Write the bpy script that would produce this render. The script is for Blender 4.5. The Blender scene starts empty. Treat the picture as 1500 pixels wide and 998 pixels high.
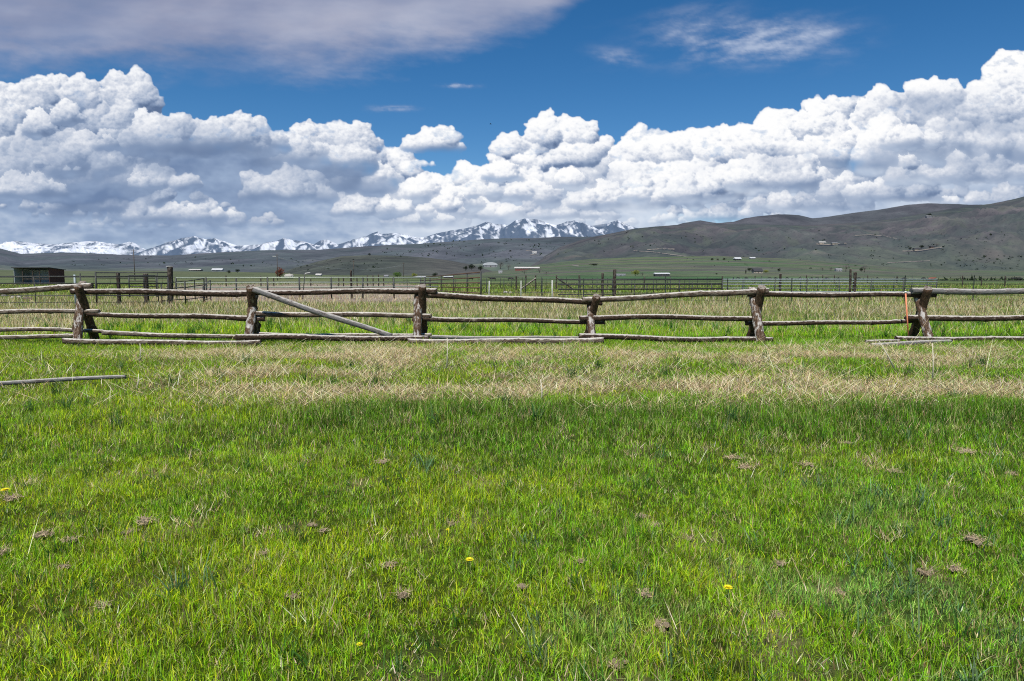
import bpy, bmesh, math, random
import numpy as np
from mathutils import Vector, Matrix
random.seed(7); RNG = np.random.default_rng(11)
scene = bpy.context.scene
COL = scene.collection
R = math.radians

# ------------------------------------------------------------------ camera
CAM_H, FOC, HOR = 1.5, 1000.0, 406.0
PITCH = math.atan((499 - HOR) / FOC)
CP, SP = math.cos(PITCH), math.sin(PITCH)
cam_d = bpy.data.cameras.new('camera')
cam_d.sensor_width = 36; cam_d.lens = 24.0; cam_d.clip_start = 0.05; cam_d.clip_end = 2.0e5
cam = bpy.data.objects.new('camera', cam_d); COL.objects.link(cam)
cam.location = (0, 0, CAM_H); cam.rotation_euler = (R(90) - PITCH, 0, 0)
scene.camera = cam

def ray(px, py):
    x = (px - 750) / FOC; u = (499 - py) / FOC
    return Vector((x, CP + u * SP, -SP + u * CP))
def at(px, py, Y):
    d = ray(px, py); t = Y / d.y
    return Vector((d.x * t, Y, CAM_H + d.z * t))

# ------------------------------------------------------------------ noise
_A = np.random.default_rng(1234).uniform(0, 2 * math.pi, 512 * 512).astype(np.float32)
_GX, _GY = np.cos(_A), np.sin(_A)
def vnoise(x, y, seed=0):
    x = np.asarray(x, np.float64) + (seed * 37.0) % 509; y = np.asarray(y, np.float64) + (seed * 61.0) % 503
    ix = np.floor(x); iy = np.floor(y); fx = (x - ix).astype(np.float32); fy = (y - iy).astype(np.float32)
    ix = ix.astype(np.int32); iy = iy.astype(np.int32)
    ux = fx * fx * fx * (fx * (fx * 6 - 15) + 10); uy = fy * fy * fy * (fy * (fy * 6 - 15) + 10)
    x0 = ix & 511; x1 = (ix + 1) & 511; y0 = (iy & 511) << 9; y1 = ((iy + 1) & 511) << 9
    def g(i, dx, dy): return _GX[i] * (fx - dx) + _GY[i] * (fy - dy)
    n0 = g(x0 + y0, 0, 0); n0 += (g(x1 + y0, 1, 0) - n0) * ux
    n1 = g(x0 + y1, 0, 1); n1 += (g(x1 + y1, 1, 1) - n1) * ux
    return (n0 + (n1 - n0) * uy) * 1.45
def fbm(x, y, seed=0, octv=5, gain=0.5, lac=2.03):
    s = 0; a = 1.0; t = 0
    for k in range(octv):
        s = s + a * vnoise(x, y, seed + k * 17); t += a
        x = x * lac + 3.1; y = y * lac + 1.7; a *= gain
    return s / t
def ridged(x, y, seed=0, octv=5, gain=0.5):
    s = 0; a = 1.0; t = 0
    for k in range(octv):
        s = s + a * (1 - np.abs(vnoise(x, y, seed + k * 17)) * 2); t += a
        x = x * 2.03 + 3.1; y = y * 2.03 + 1.7; a *= gain
    return s / t
def sstep(a, b, x):
    t = np.clip((x - a) / (b - a), 0, 1); return t * t * (3 - 2 * t)
def blur(a, sig):
    h, w = a.shape; p = int(sig * 3) + 1
    k = np.exp(-0.5 * (np.arange(-p, p + 1) / sig) ** 2); k /= k.sum()
    b = np.pad(a, p, mode='edge')
    b = sum(k[i] * b[:, i:i + w] for i in range(2 * p + 1))
    return sum(k[i] * b[i:i + h, :] for i in range(2 * p + 1))

# ------------------------------------------------------------------ node materials
def mat(name):
    m = bpy.data.materials.new(name); m.use_nodes = True
    nt = m.node_tree; nt.nodes.clear()
    return m, nt
def N(nt, typ, **kw):
    n = nt.nodes.new(typ)
    for k, v in kw.items():
        if k in n.inputs: n.inputs[k].default_value = v
        else: setattr(n, k, v)
    return n
def L(nt, a, b): nt.links.new(a, b)
def c4(c): return (c[0], c[1], c[2], 1)
def ramp(nt, stops, fac=None):
    n = nt.nodes.new('ShaderNodeValToRGB'); e = n.color_ramp.elements
    while len(e) < len(stops): e.new(0.5)
    for i, (p, c) in enumerate(stops): e[i].position = p; e[i].color = c4(c) if not isinstance(c, float) else (c, c, c, 1)
    if fac is not None: L(nt, fac, n.inputs[0])
    return n
def mixc(nt, fac, a, b, blend='MIX'):
    n = nt.nodes.new('ShaderNodeMix'); n.data_type = 'RGBA'; n.blend_type = blend
    for s, v in ((n.inputs[0], fac), (n.inputs[6], a), (n.inputs[7], b)):
        if hasattr(v, 'links'): L(nt, v, s)
        elif isinstance(v, (int, float)): s.default_value = v
        else: s.default_value = c4(v)
    return n.outputs[2]
def simple_mat(name, col, rough=0.7, var=0.25, scale=8.0, metal=0.0, bump=0.0, spec=0.4, stretch=(1, 1, 1)):
    m, nt = mat(name)
    out = N(nt, 'ShaderNodeOutputMaterial'); b = N(nt, 'ShaderNodeBsdfPrincipled')
    tc = N(nt, 'ShaderNodeTexCoord'); mp = N(nt, 'ShaderNodeMapping'); mp.inputs['Scale'].default_value = stretch
    L(nt, tc.outputs['Object'], mp.inputs['Vector'])
    no = N(nt, 'ShaderNodeTexNoise', Scale=scale, Detail=6.0, Roughness=0.65); L(nt, mp.outputs[0], no.inputs['Vector'])
    r = ramp(nt, [(0.25, tuple(x * (1 - var) for x in col)), (0.75, tuple(min(1, x * (1 + var)) for x in col))], no.outputs['Fac'])
    L(nt, r.outputs[0], b.inputs['Base Color'])
    b.inputs['Roughness'].default_value = rough; b.inputs['Metallic'].default_value = metal
    b.inputs['Specular IOR Level'].default_value = spec
    if bump:
        bp = N(nt, 'ShaderNodeBump', Strength=bump, Distance=0.02); L(nt, no.outputs['Fac'], bp.inputs['Height']); L(nt, bp.outputs[0], b.inputs['Normal'])
    L(nt, b.outputs[0], out.inputs[0])
    return m

# ------------------------------------------------------------------ object helpers
def tag(o, label=None, cat=None, group=None, kind=None):
    if label: o['label'] = label
    if cat: o['category'] = cat
    if group: o['group'] = group
    if kind: o['kind'] = kind
    return o
def empty(name, loc, rz=0.0):
    o = bpy.data.objects.new(name, None); COL.objects.link(o)
    o.location = loc; o.rotation_euler = (0, 0, rz); o.empty_display_size = 0.2
    return o
def link(name, me, m=None, parent=None):
    o = bpy.data.objects.new(name, me); COL.objects.link(o)
    if m is not None and not me.materials: me.materials.append(m)
    if parent: o.parent = parent
    return o
def np_mesh(name, verts, faces, smooth=False):
    """faces: int array (n,k) with k 3 or 4"""
    me = bpy.data.meshes.new(name)
    v = np.ascontiguousarray(verts, np.float32); f = np.ascontiguousarray(faces, np.int32)
    n, k = f.shape
    me.vertices.add(len(v)); me.vertices.foreach_set('co', v.ravel())
    me.loops.add(n * k); me.loops.foreach_set('vertex_index', f.ravel())
    me.polygons.add(n); me.polygons.foreach_set('loop_start', np.arange(0, n * k, k, dtype=np.int32))
    me.polygons.foreach_set('use_smooth', np.full(n, smooth))
    me.update(calc_edges=True)
    return me
def add_attr(me, name, data):
    data = np.asarray(data, np.float32)
    if data.ndim == 1:
        a = me.attributes.new(name, 'FLOAT', 'POINT'); a.data.foreach_set('value', data)
    else:
        a = me.attributes.new(name, 'FLOAT_COLOR', 'POINT')
        if data.shape[1] == 3: data = np.hstack([data, np.ones((len(data), 1), np.float32)])
        a.data.foreach_set('color', np.ascontiguousarray(data).ravel())
def grid_faces(nu, nv):
    i = np.arange(nu * nv).reshape(nv, nu)
    return np.stack([i[:-1, :-1], i[:-1, 1:], i[1:, 1:], i[1:, :-1]], -1).reshape(-1, 4)

class MB:
    """collects simple shapes into ONE mesh"""
    def __init__(s): s.bm = bmesh.new()
    def box(s, c, d, rot=None, bev=0.0):
        m = Matrix.Translation(c) @ (rot.to_4x4() if rot else Matrix.Identity(4)) @ Matrix.Diagonal((d[0], d[1], d[2], 1))
        r = bmesh.ops.create_cube(s.bm, size=1.0, matrix=m)
        if bev:
            es = {e for v in r['verts'] for e in v.link_edges}
            bmesh.ops.bevel(s.bm, geom=list(es), offset=bev, segments=1, affect='EDGES')
        return s
    def tube(s, pts, r, n=8, caps=True):
        pts = [Vector(p) for p in pts]; rs = r if isinstance(r, (list, tuple)) else [r] * len(pts)
        rings = []; ref = None
        for i, p in enumerate(pts):
            t = (pts[min(i + 1, len(pts) - 1)] - pts[max(i - 1, 0)]).normalized()
            if ref is None: ref = Vector((0, 0, 1)) if abs(t.z) < 0.9 else Vector((0, 1, 0))
            a = t.cross(ref).normalized(); b = a.cross(t).normalized(); ref = b
            rings.append([s.bm.verts.new(p + (a * math.cos(2 * math.pi * k / n) + b * math.sin(2 * math.pi * k / n)) * rs[i]) for k in range(n)])
        for A, B in zip(rings, rings[1:]):
            for k in range(n):
                f = s.bm.faces.new((A[k], A[(k + 1) % n], B[(k + 1) % n], B[k])); f.smooth = True
        if caps:
            s.bm.faces.new(list(reversed(rings[0]))); s.bm.faces.new(rings[-1])
        return s
    def prism(s, prof, axis_pts):
        """polygon profile list of Vectors extruded by vector"""
        a = [s.bm.verts.new(p) for p in prof]; b = [s.bm.verts.new(Vector(p) + axis_pts) for p in prof]
        n = len(a); s.bm.faces.new(a); s.bm.faces.new(list(reversed(b)))
        for k in range(n): s.bm.faces.new((a[k], b[k], b[(k + 1) % n], a[(k + 1) % n]))
        return s
    def build(s, name, m, parent=None):
        bmesh.ops.recalc_face_normals(s.bm, faces=s.bm.faces)
        me = bpy.data.meshes.new(name); s.bm.to_mesh(me); s.bm.free()
        return link(name, me, m, parent)
# ------------------------------------------------------------------ world + sun
SUN_EL, SUN_AZ = R(57), R(197)           # azimuth from +Y clockwise: behind the camera, slightly to its left
sun_dir = Vector((math.sin(SUN_AZ) * math.cos(SUN_EL), math.cos(SUN_AZ) * math.cos(SUN_EL), math.sin(SUN_EL)))
w = bpy.data.worlds.new('World'); scene.world = w; w.use_nodes = True
nt = w.node_tree; nt.nodes.clear()
wo = N(nt, 'ShaderNodeOutputWorld'); bg = N(nt, 'ShaderNodeBackground', Strength=0.125)
sk = N(nt, 'ShaderNodeTexSky'); sk.sky_type = 'NISHITA'; sk.sun_disc = False
sk.sun_elevation = SUN_EL; sk.sun_rotation = SUN_AZ; sk.altitude = 2000; sk.air_density = 1.0; sk.dust_density = 0.6; sk.ozone_density = 2.0
hs = N(nt, 'ShaderNodeHueSaturation', Saturation=1.36, Value=0.80); L(nt, sk.outputs[0], hs.inputs['Color']); L(nt, hs.outputs[0], bg.inputs[0]); L(nt, bg.outputs[0], wo.inputs[0])
sl = bpy.data.lights.new('sun', 'SUN'); sl.energy = 5.0; sl.angle = R(0.5); sl.color = (1.0, 0.955, 0.88)
so = bpy.data.objects.new('sun', sl); COL.objects.link(so); so.rotation_euler = (-sun_dir).to_track_quat('-Z', 'Y').to_euler()
scene.view_settings.view_transform = 'Standard'; scene.view_settings.look = 'None'; scene.view_settings.exposure = 0
scene.cycles.max_bounces = 8; scene.cycles.transparent_max_bounces = 24; scene.cycles.use_denoising = False; scene.cycles.filter_width = 1.1

# ------------------------------------------------------------------ cumulus: union of billowing lumps, each cloud at its own distance
U0, U1, V0, V1, ST = -260, 1760, 50, 412, 1.0
us = np.arange(U0, U1, ST); vs = np.arange(V0, V1, ST)
UU, VV = np.meshgrid(us, vs)
H_, W_ = UU.shape
BIG = 90.0
dist = np.full((H_, W_), BIG, np.float32)
nrm = np.zeros((H_, W_, 3), np.float32); rel = np.zeros((H_, W_), np.float32); gain = np.ones((H_, W_), np.float32)
crng = np.random.default_rng(5)
WU = UU + fbm(UU / 16, VV / 13, 301, 6, 0.66) * 6.5; WV = VV + fbm(UU / 16, VV / 13, 402, 6, 0.66) * 6.0
CUR = [0, 1, 1.0]                          # base, height, brightness of the cloud being built
def splat(cx, cy, r, D, squash, pn, own):
    x0 = max(int((cx - r - 8 - U0) / ST), 0); x1 = min(int((cx + r + 8 - U0) / ST) + 1, W_)
    y0 = max(int((cy - r - 8 - V0) / ST), 0); y1 = min(int((cy + r + 8 - V0) / ST) + 1, H_)
    if x1 <= x0 or y1 <= y0: return
    s = (slice(y0, y1), slice(x0, x1))
    dx = (WU[s] - cx) / r; dy = (WV[s] - cy) / r
    dy = np.where(dy > 0, dy / squash, dy)
    q = 1 - dx * dx - dy * dy; nz = np.sqrt(np.maximum(q, 0))
    d = np.where(q > 0, D - nz * r * D / 1000, BIG)
    win = d < dist[s]
    dist[s][win] = d[win]
    n = np.stack([dx, -dy, nz], -1) * own + np.array(pn) * (1 - own)
    nrm[s][win] = n[win]
    rel[s][win] = ((CUR[0] - VV[s]) / CUR[1])[win]; gain[s][win] = CUR[2]
def lump(cx, cy, r, D, squash=0.45, lvl=0, fluff=1.0, pn=(0, 0, 0)):
    splat(cx, cy, r, D, squash, pn, (1.0, 0.50, 0.42, 0.36)[lvl])
    if lvl >= 3 or r < 2.4: return
    n = (11, 7, 5)[lvl]
    for k in range(int(n * fluff)):
        a = crng.uniform(-0.25, math.pi + 0.25); e = crng.uniform(0.25, 1.0) ** 0.6
        z = math.sqrt(max(0, 1 - e * e * 0.95))
        ca, sa = math.cos(a), math.sin(a)
        px_ = cx + ca * r * e * 0.9; py_ = cy - sa * r * e * 0.9 * (1 if sa > 0 else squash)
        o = (1.0, 0.50, 0.42)[lvl]
        cn = (ca * e * o + pn[0] * (1 - o), sa * e * o + pn[1] * (1 - o), z * o + pn[2] * (1 - o))
        lump(px_, py_, r * crng.uniform(0.28, 0.5), D - z * r * D / 1000 * 0.8, min(0.85, squash + 0.2), lvl + 1, fluff, cn)
def cloud(cx, base, wdt, hgt, D, n=5, fluff=1.0, squash=0.35, bright=1.0):
    """heap of lumps on a flat base"""
    CUR[0] = base; CUR[1] = hgt; CUR[2] = bright * crng.uniform(0.93, 1.06)
    for k in range(n):
        t = (k + 0.5) / n * 2 - 1; t += crng.uniform(-0.2, 0.2) / n
        r = hgt * (1 - 0.5 * abs(t) ** 1.5) * crng.uniform(0.55, 0.72)
        r = min(r, wdt * 0.75)
        lump(cx + t * wdt, base - squash * r - crng.uniform(0, 0.12) * hgt, r, D + crng.uniform(-.6, .6), squash, 0, fluff)
        yy = base - hgt + r * 1.02
        while yy < base - 1.3 * r:
            lump(cx + t * wdt * 0.85 + crng.uniform(-.35, .35) * r, yy, r * crng.uniform(0.8, 1.0), D + crng.uniform(-.3, .5), 0.6, 0, fluff); yy += 0.9 * r
# (cx, base_y, half width, height, distance km, lumps)
for c in [
  (-190, 300, 110, 185, 19, 3), (-70, 295, 80, 165, 18.5, 3), (20, 285, 62, 168, 18.2, 3), (76, 280, 52, 170, 18, 2), (158, 292, 56, 184, 17.6, 2), (112, 300, 90, 135, 17.3, 3), (205, 270, 36, 100, 18, 2),
  (112, 266, 64, 66, 16.0, 4), (36, 296, 52, 46, 15.6, 4), (-80, 296, 70, 52, 15.6, 4), (168, 222, 24, 32, 15.2, 2), (64, 246, 14, 14, 15, 2), (106, 254, 20, 12, 15, 2),
  (285, 238, 100, 76, 12.6, 5), (358, 228, 52, 62, 13.0, 3), (425, 250, 46, 70, 14.0, 3), (482, 268, 50, 92, 14.4, 3), (526, 290, 42, 84, 15, 3),
  (235, 282, 52, 38, 15.0, 3), (420, 300, 64, 52, 13.4, 5), (255, 330, 80, 38, 17, 5), (130, 314, 110, 30, 17, 5), (345, 336, 80, 26, 18, 5),
  (560, 302, 52, 84, 17.5, 3), (602, 302, 42, 62, 17.8, 3), (652, 312, 48, 50, 18.4, 3), (702, 305, 34, 66, 19.4, 2), (762, 302, 34, 108, 19.6, 2), (826, 302, 44, 134, 20, 3), (872, 302, 36, 104, 20.2, 2), (912, 305, 34, 78, 20.4, 3),
  (545, 322, 58, 42, 16.8, 4), (622, 338, 62, 36, 18, 5), (776, 296, 32, 32, 17.6, 3), (690, 326, 74, 40, 18, 5), (830, 326, 80, 34, 19, 5), (735, 268, 30, 30, 18, 3),
  (955, 302, 52, 110, 19.2, 3), (1010, 302, 56, 114, 19, 3), (1066, 298, 52, 112, 18.6, 3), (1122, 292, 56, 114, 18.2, 3), (1170, 286, 50, 134, 17.8, 2), (1214, 276, 42, 136, 17.5, 2),
  (906, 314, 66, 50, 17.4, 4), (1000, 302, 84, 50, 17.2, 5), (1140, 286, 72, 58, 16.4, 4), (1190, 314, 92, 44, 17, 5), (1060, 328, 100, 30, 19, 5),
  (1297, 270, 42, 122, 16.4, 2), (1350, 272, 70, 152, 15.8, 3), (1428, 266, 76, 150, 15.2, 3), (1480, 262, 40, 172, 15, 2), (1570, 270, 90, 180, 15, 3), (1690, 270, 90, 190, 15, 3),
  (1336, 222, 42, 38, 13.2, 3), (1405, 274, 112, 52, 14.2, 5), (1300, 302, 100, 44, 15.6, 5), (1480, 308, 112, 40, 15.8, 5), (1640, 300, 110, 60, 15, 4),
]: cloud(*c)
cloud(637, 228, 36, 40, 12.0, 3, 1.0, 0.45, 0.95)
cloud(622, 244, 16, 10, 12.5, 3, 0.8, 0.5)
for k in range(12):                        # the far, low field of small heaps
    b = crng.uniform(306, 345); D = 2000.0 / max(20, 406 - b) * 0.5 + 12
    cloud(crng.uniform(-250, 1750), b, crng.uniform(60, 130), crng.uniform(10, 20), max(D, 21), 6, 0.8, 0.3, 0.95)
otop = lambda x: np.interp(x, [-260, 0, 60, 180, 230, 300, 420, 540, 610, 680, 820, 920, 1000, 1100, 1210, 1250, 1300, 1500, 1760], [165, 140, 118, 125, 190, 170, 185, 225, 262, 240, 180, 230, 200, 190, 160, 225, 140, 110, 100])
for k in range(44):                        # odd heaps at every height inside the bank
    x = crng.uniform(-250, 1750); t0 = otop(x) + 48; y = t0 + (312 - t0) * crng.uniform(0, 1)
    r = crng.uniform(10, 26)
    if abs(x - 1258) < 40 and abs(y - 200) < 40: continue
    CUR[0] = y + r * 0.8; CUR[1] = r * 2.0; CUR[2] = crng.uniform(0.9, 1.1)
    for q in range(crng.integers(1, 3)):
        lump(x + q * r * crng.uniform(-1.1, 1.1), y + crng.uniform(-.3, .3) * r, r * (1 - 0.15 * q), 14.5 + (y - 120) / 60, 0.6)
# haze-grey rain curtain behind the heaps, under an outline a little lower than their tops
top = np.interp(us, [-260, 0, 60, 180, 230, 300, 420, 540, 610, 680, 820, 920, 1000, 1100, 1210, 1250, 1300, 1500, 1760],
                [165, 160, 118, 118, 180, 175, 190, 225, 250, 245, 215, 250, 220, 210, 190, 235, 170, 130, 120])
edge = VV - (top[None, :] + 14 + 26 * fbm(UU / 60, VV / 45, 77, 5))
back_a = sstep(0, 26, edge)
gap = np.exp(-(((UU - 1258) / 24) ** 2 + ((VV - 203) / 14) ** 2)); gapk = 1 - 0.85 * sstep(0.55, 1.25, gap * 0.75 + 1.3 * fbm(UU / 18, VV / 13, 5, 5, 0.6) * np.sqrt(gap))
back_a = np.clip(back_a * gapk * (1 - 0.25 * sstep(345, 395, VV)) * (1 - 0.75 * np.exp(-(((UU - 1050) / 70) ** 2 + ((VV - 322) / 12) ** 2))), 0, 1)
mask = (dist < BIG - 1).astype(float) * gapk
def grow(a, known, it):
    a = a.copy(); known = known.copy()
    for _ in range(it):
        p = np.pad(a * known[..., None] if a.ndim == 3 else a * known, ((1, 1), (1, 1)) + ((0, 0),) * (a.ndim - 2)); kk = np.pad(known.astype(np.float32), 1)
        s = p[:-2, 1:-1] + p[2:, 1:-1] + p[1:-1, :-2] + p[1:-1, 2:]; c = kk[:-2, 1:-1] + kk[2:, 1:-1] + kk[1:-1, :-2] + kk[1:-1, 2:]
        new = (~known) & (c > 0); cc = np.maximum(c, 1)
        a[new] = (s / (cc[..., None] if a.ndim == 3 else cc))[new]; known |= new
    return a, known
kn = dist < BIG - 1
dd, _ = grow(dist, kn, 8); nr, _ = grow(nrm, kn, 8); rl, _ = grow(rel, kn, 8); gn, kn2 = grow(gain, kn, 8)
dd = np.where(kn2, dd, 24.0)
bl3 = lambda a, s_: np.stack([blur(a[..., c], s_) for c in range(3)], -1)
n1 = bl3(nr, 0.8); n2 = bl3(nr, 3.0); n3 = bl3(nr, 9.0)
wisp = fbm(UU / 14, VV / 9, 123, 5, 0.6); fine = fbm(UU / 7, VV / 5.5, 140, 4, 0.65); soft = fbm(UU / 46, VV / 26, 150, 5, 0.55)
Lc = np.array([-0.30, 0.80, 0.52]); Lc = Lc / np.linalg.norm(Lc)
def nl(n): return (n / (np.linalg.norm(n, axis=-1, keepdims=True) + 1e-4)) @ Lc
lit = 0.5 * nl(n1) + 0.32 * nl(n2) + 0.18 * nl(n3)  # sunlight on the lumps computed here and painted into the cloud colour
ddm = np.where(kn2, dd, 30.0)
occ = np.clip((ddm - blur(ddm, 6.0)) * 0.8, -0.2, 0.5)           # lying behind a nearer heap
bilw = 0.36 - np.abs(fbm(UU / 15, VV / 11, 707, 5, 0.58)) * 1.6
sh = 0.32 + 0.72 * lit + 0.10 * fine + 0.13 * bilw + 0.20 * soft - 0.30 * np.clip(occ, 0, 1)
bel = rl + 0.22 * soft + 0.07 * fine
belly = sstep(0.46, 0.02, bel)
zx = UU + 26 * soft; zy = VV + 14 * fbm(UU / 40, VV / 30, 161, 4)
zone = np.zeros_like(UU)  # grey shade patches painted onto the bank as soft ellipses
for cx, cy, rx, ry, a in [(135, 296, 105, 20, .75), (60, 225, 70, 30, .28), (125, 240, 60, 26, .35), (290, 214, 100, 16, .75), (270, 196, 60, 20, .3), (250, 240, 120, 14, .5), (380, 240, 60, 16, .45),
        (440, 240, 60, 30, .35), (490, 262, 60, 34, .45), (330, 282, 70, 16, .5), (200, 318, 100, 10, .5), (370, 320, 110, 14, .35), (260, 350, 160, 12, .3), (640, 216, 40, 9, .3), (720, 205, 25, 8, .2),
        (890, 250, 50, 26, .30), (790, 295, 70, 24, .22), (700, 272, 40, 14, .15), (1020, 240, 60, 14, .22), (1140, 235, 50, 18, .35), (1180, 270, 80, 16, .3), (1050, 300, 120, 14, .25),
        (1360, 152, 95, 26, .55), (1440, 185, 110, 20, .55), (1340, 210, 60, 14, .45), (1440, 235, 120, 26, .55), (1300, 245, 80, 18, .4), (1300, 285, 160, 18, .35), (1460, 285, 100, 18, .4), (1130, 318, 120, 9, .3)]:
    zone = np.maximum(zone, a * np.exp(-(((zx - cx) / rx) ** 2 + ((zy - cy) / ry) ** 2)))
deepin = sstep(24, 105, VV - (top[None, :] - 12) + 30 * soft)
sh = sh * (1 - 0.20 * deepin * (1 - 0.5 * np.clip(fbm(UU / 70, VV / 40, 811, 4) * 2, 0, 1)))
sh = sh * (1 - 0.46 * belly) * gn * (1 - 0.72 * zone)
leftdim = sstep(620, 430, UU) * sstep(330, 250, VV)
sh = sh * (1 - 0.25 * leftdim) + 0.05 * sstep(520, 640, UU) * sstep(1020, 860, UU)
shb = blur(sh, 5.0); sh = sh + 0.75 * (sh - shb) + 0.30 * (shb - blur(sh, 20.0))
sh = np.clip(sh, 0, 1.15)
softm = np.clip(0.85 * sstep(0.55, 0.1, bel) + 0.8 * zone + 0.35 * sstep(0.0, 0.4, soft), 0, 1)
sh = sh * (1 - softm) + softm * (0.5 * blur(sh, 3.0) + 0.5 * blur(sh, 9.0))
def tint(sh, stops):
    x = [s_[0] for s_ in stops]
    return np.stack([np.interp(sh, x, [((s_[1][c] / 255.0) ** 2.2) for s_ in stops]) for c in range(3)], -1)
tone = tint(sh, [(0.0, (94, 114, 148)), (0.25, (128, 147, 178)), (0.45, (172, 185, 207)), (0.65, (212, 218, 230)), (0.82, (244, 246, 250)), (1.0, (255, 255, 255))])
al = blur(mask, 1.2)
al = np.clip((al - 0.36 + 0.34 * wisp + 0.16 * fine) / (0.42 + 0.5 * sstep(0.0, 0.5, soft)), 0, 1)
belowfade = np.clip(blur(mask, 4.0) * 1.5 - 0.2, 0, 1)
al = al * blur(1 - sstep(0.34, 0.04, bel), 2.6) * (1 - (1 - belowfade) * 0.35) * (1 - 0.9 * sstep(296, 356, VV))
# the curtain itself
g = 0.5 + 0.75 * fbm(UU / 100, VV / 30, 190, 5, 0.5) + 0.30 * (0.5 - np.abs(fbm(UU / 42, VV / 24, 195, 4, 0.5)) * 2)
bsh = (1 - 0.55 * zone) * (0.36 + 0.34 * g + 0.10 * sstep(300, 380, VV) + 0.10 * sstep(300, 330, VV) * fbm(UU / 120, VV / 14, 177, 5, 0.6) + 0.12 * sstep(500, 800, UU)) - 0.06 * sstep(360, 250, VV) * sstep(520, 300, UU) - 0.08 * sstep(640, 500, UU)
btone = tint(np.clip(bsh, 0, 1), [(0.2, (112, 134, 170)), (0.45, (150, 170, 200)), (0.65, (194, 207, 226)), (0.9, (232, 238, 247))])
# ------------------------------------------------------------------ thin high cloud: veil at the upper left, streaks at the upper right
u2 = np.arange(-400, 1900, 2.5); v2 = np.arange(-260, 200, 2.0)
U2, V2 = np.meshgrid(u2, v2)
lowedge = np.interp(u2, [-400, 0, 150, 300, 420, 600, 700, 800, 830, 900, 1900], [80, 96, 92, 104, 104, 86, 66, 36, 12, -60, -300])
wv = fbm(U2 / 230 + 0.2, V2 / 70, 500, 6, 0.55); wv2 = fbm((U2 + V2) / 70, (V2 - 0.15 * U2) / 20, 520, 6, 0.62)
veil = sstep(-26, 54, lowedge[None, :] - V2 + 40 * wv + 22 * wv2) * np.clip(0.84 + 0.30 * fbm(U2 / 200, V2 / 70, 533, 4) + 0.10 * wv2, 0, 1)
veil *= 1 - 0.6 * sstep(0.0, 0.5, fbm(U2 / 260 + 5, (V2 + 0.25 * U2) / 70, 540, 4)) * sstep(50, 120, V2)
def streak(cx, cy, rx, ry, tilt, amp, seed, sc=1.0, soft=0.5):
    x = U2 - cx; y = V2 - cy + tilt * x
    e = np.exp(-np.abs(x / rx) ** 2.6 - np.abs(y / ry) ** 2.6)
    n = 0.5 + 0.75 * fbm((U2 + 0.8 * V2) / (70 * sc), (V2 + tilt * U2) / (24 * sc), seed, 7, 0.62)
    return np.clip(amp * e * sstep(0.20, 1.0, n * (0.45 + 0.75 * e)), 0, 1)
ci = streak(1095, 60, 165, 44, 0.03, 1.1, 600) + streak(1190, 48, 90, 26, 0.05, 0.5, 610) + streak(905, 85, 46, 17, -0.12, 0.8, 620) \
   + streak(1010, 30, 90, 34, 0.2, 0.45, 625) + streak(674, 126, 33, 4.4, 0.0, 1.3, 630, 0.5) + streak(575, 159, 46, 6.0, 0.0, 1.0, 640, 0.5)
va = np.clip(veil * 0.94 + ci * 0.50, 0, 1)
vsh = 0.52 + 0.35 * fbm(U2 / 190, V2 / 60, 577, 6) + 0.16 * sstep(200, 760, U2) - 0.10 * sstep(60, -200, V2) + 0.16 * wv2 * sstep(40, 110, V2)
vt = tint(np.clip(vsh, 0, 1), [(0.2, (126, 136, 163)), (0.5, (152, 157, 182)), (0.8, (186, 189, 207))])
ci_ = np.clip(ci, 0, 1)[..., None]; vt = vt * (1 - ci_) + ci_ * np.array([0.74, 0.78, 0.88])
def px_grid(Uu, Vv, dist_m):
    x = (Uu - 750) / FOC; u = (499 - Vv) / FOC
    Y = CP + u * SP; Z = -SP + u * CP
    n = dist_m / np.sqrt(x * x + Y * Y + Z * Z)
    return np.stack([x * n, Y * n, CAM_H + Z * n], -1).reshape(-1, 3)
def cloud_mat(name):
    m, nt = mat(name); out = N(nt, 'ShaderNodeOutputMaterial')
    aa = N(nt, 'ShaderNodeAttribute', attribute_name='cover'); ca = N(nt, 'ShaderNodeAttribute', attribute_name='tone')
    em = N(nt, 'ShaderNodeEmission', Strength=1.0); L(nt, ca.outputs['Color'], em.inputs[0])  # clouds glow with their painted light and shade; sun and sky leave them unlit
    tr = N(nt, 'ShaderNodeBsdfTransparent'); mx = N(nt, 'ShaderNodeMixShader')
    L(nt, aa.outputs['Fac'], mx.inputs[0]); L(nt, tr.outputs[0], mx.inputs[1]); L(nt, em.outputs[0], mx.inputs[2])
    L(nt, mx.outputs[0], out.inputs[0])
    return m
def sky_sheet(name, Uu, Vv, dist_m, alpha, tone, m, cut=0.004):
    h, w_ = Uu.shape
    f = grid_faces(w_, h); a = alpha.ravel()
    keep = (a[f].max(1) > cut); f = f[keep]
    used = np.zeros(h * w_, bool); used[f.ravel()] = True
    idx = np.cumsum(used) - 1
    P = px_grid(Uu, Vv, dist_m)[used]
    me = np_mesh(name, P, idx[f], True)
    add_attr(me, 'cover', a[used]); add_attr(me, 'tone', tone.reshape(-1, 3)[used])
    o = link(name, me, m); tag(o, kind='structure'); return o
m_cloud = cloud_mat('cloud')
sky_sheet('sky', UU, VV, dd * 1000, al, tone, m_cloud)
S2 = (slice(None, None, 2), slice(None, None, 2))
sky_sheet('sky', UU[S2], VV[S2], np.full_like(UU[S2], 50000.0), back_a[S2], btone[S2], m_cloud)
sky_sheet('sky', U2, V2, np.full_like(U2, 60000.0), va, vt, m_cloud)
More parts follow.
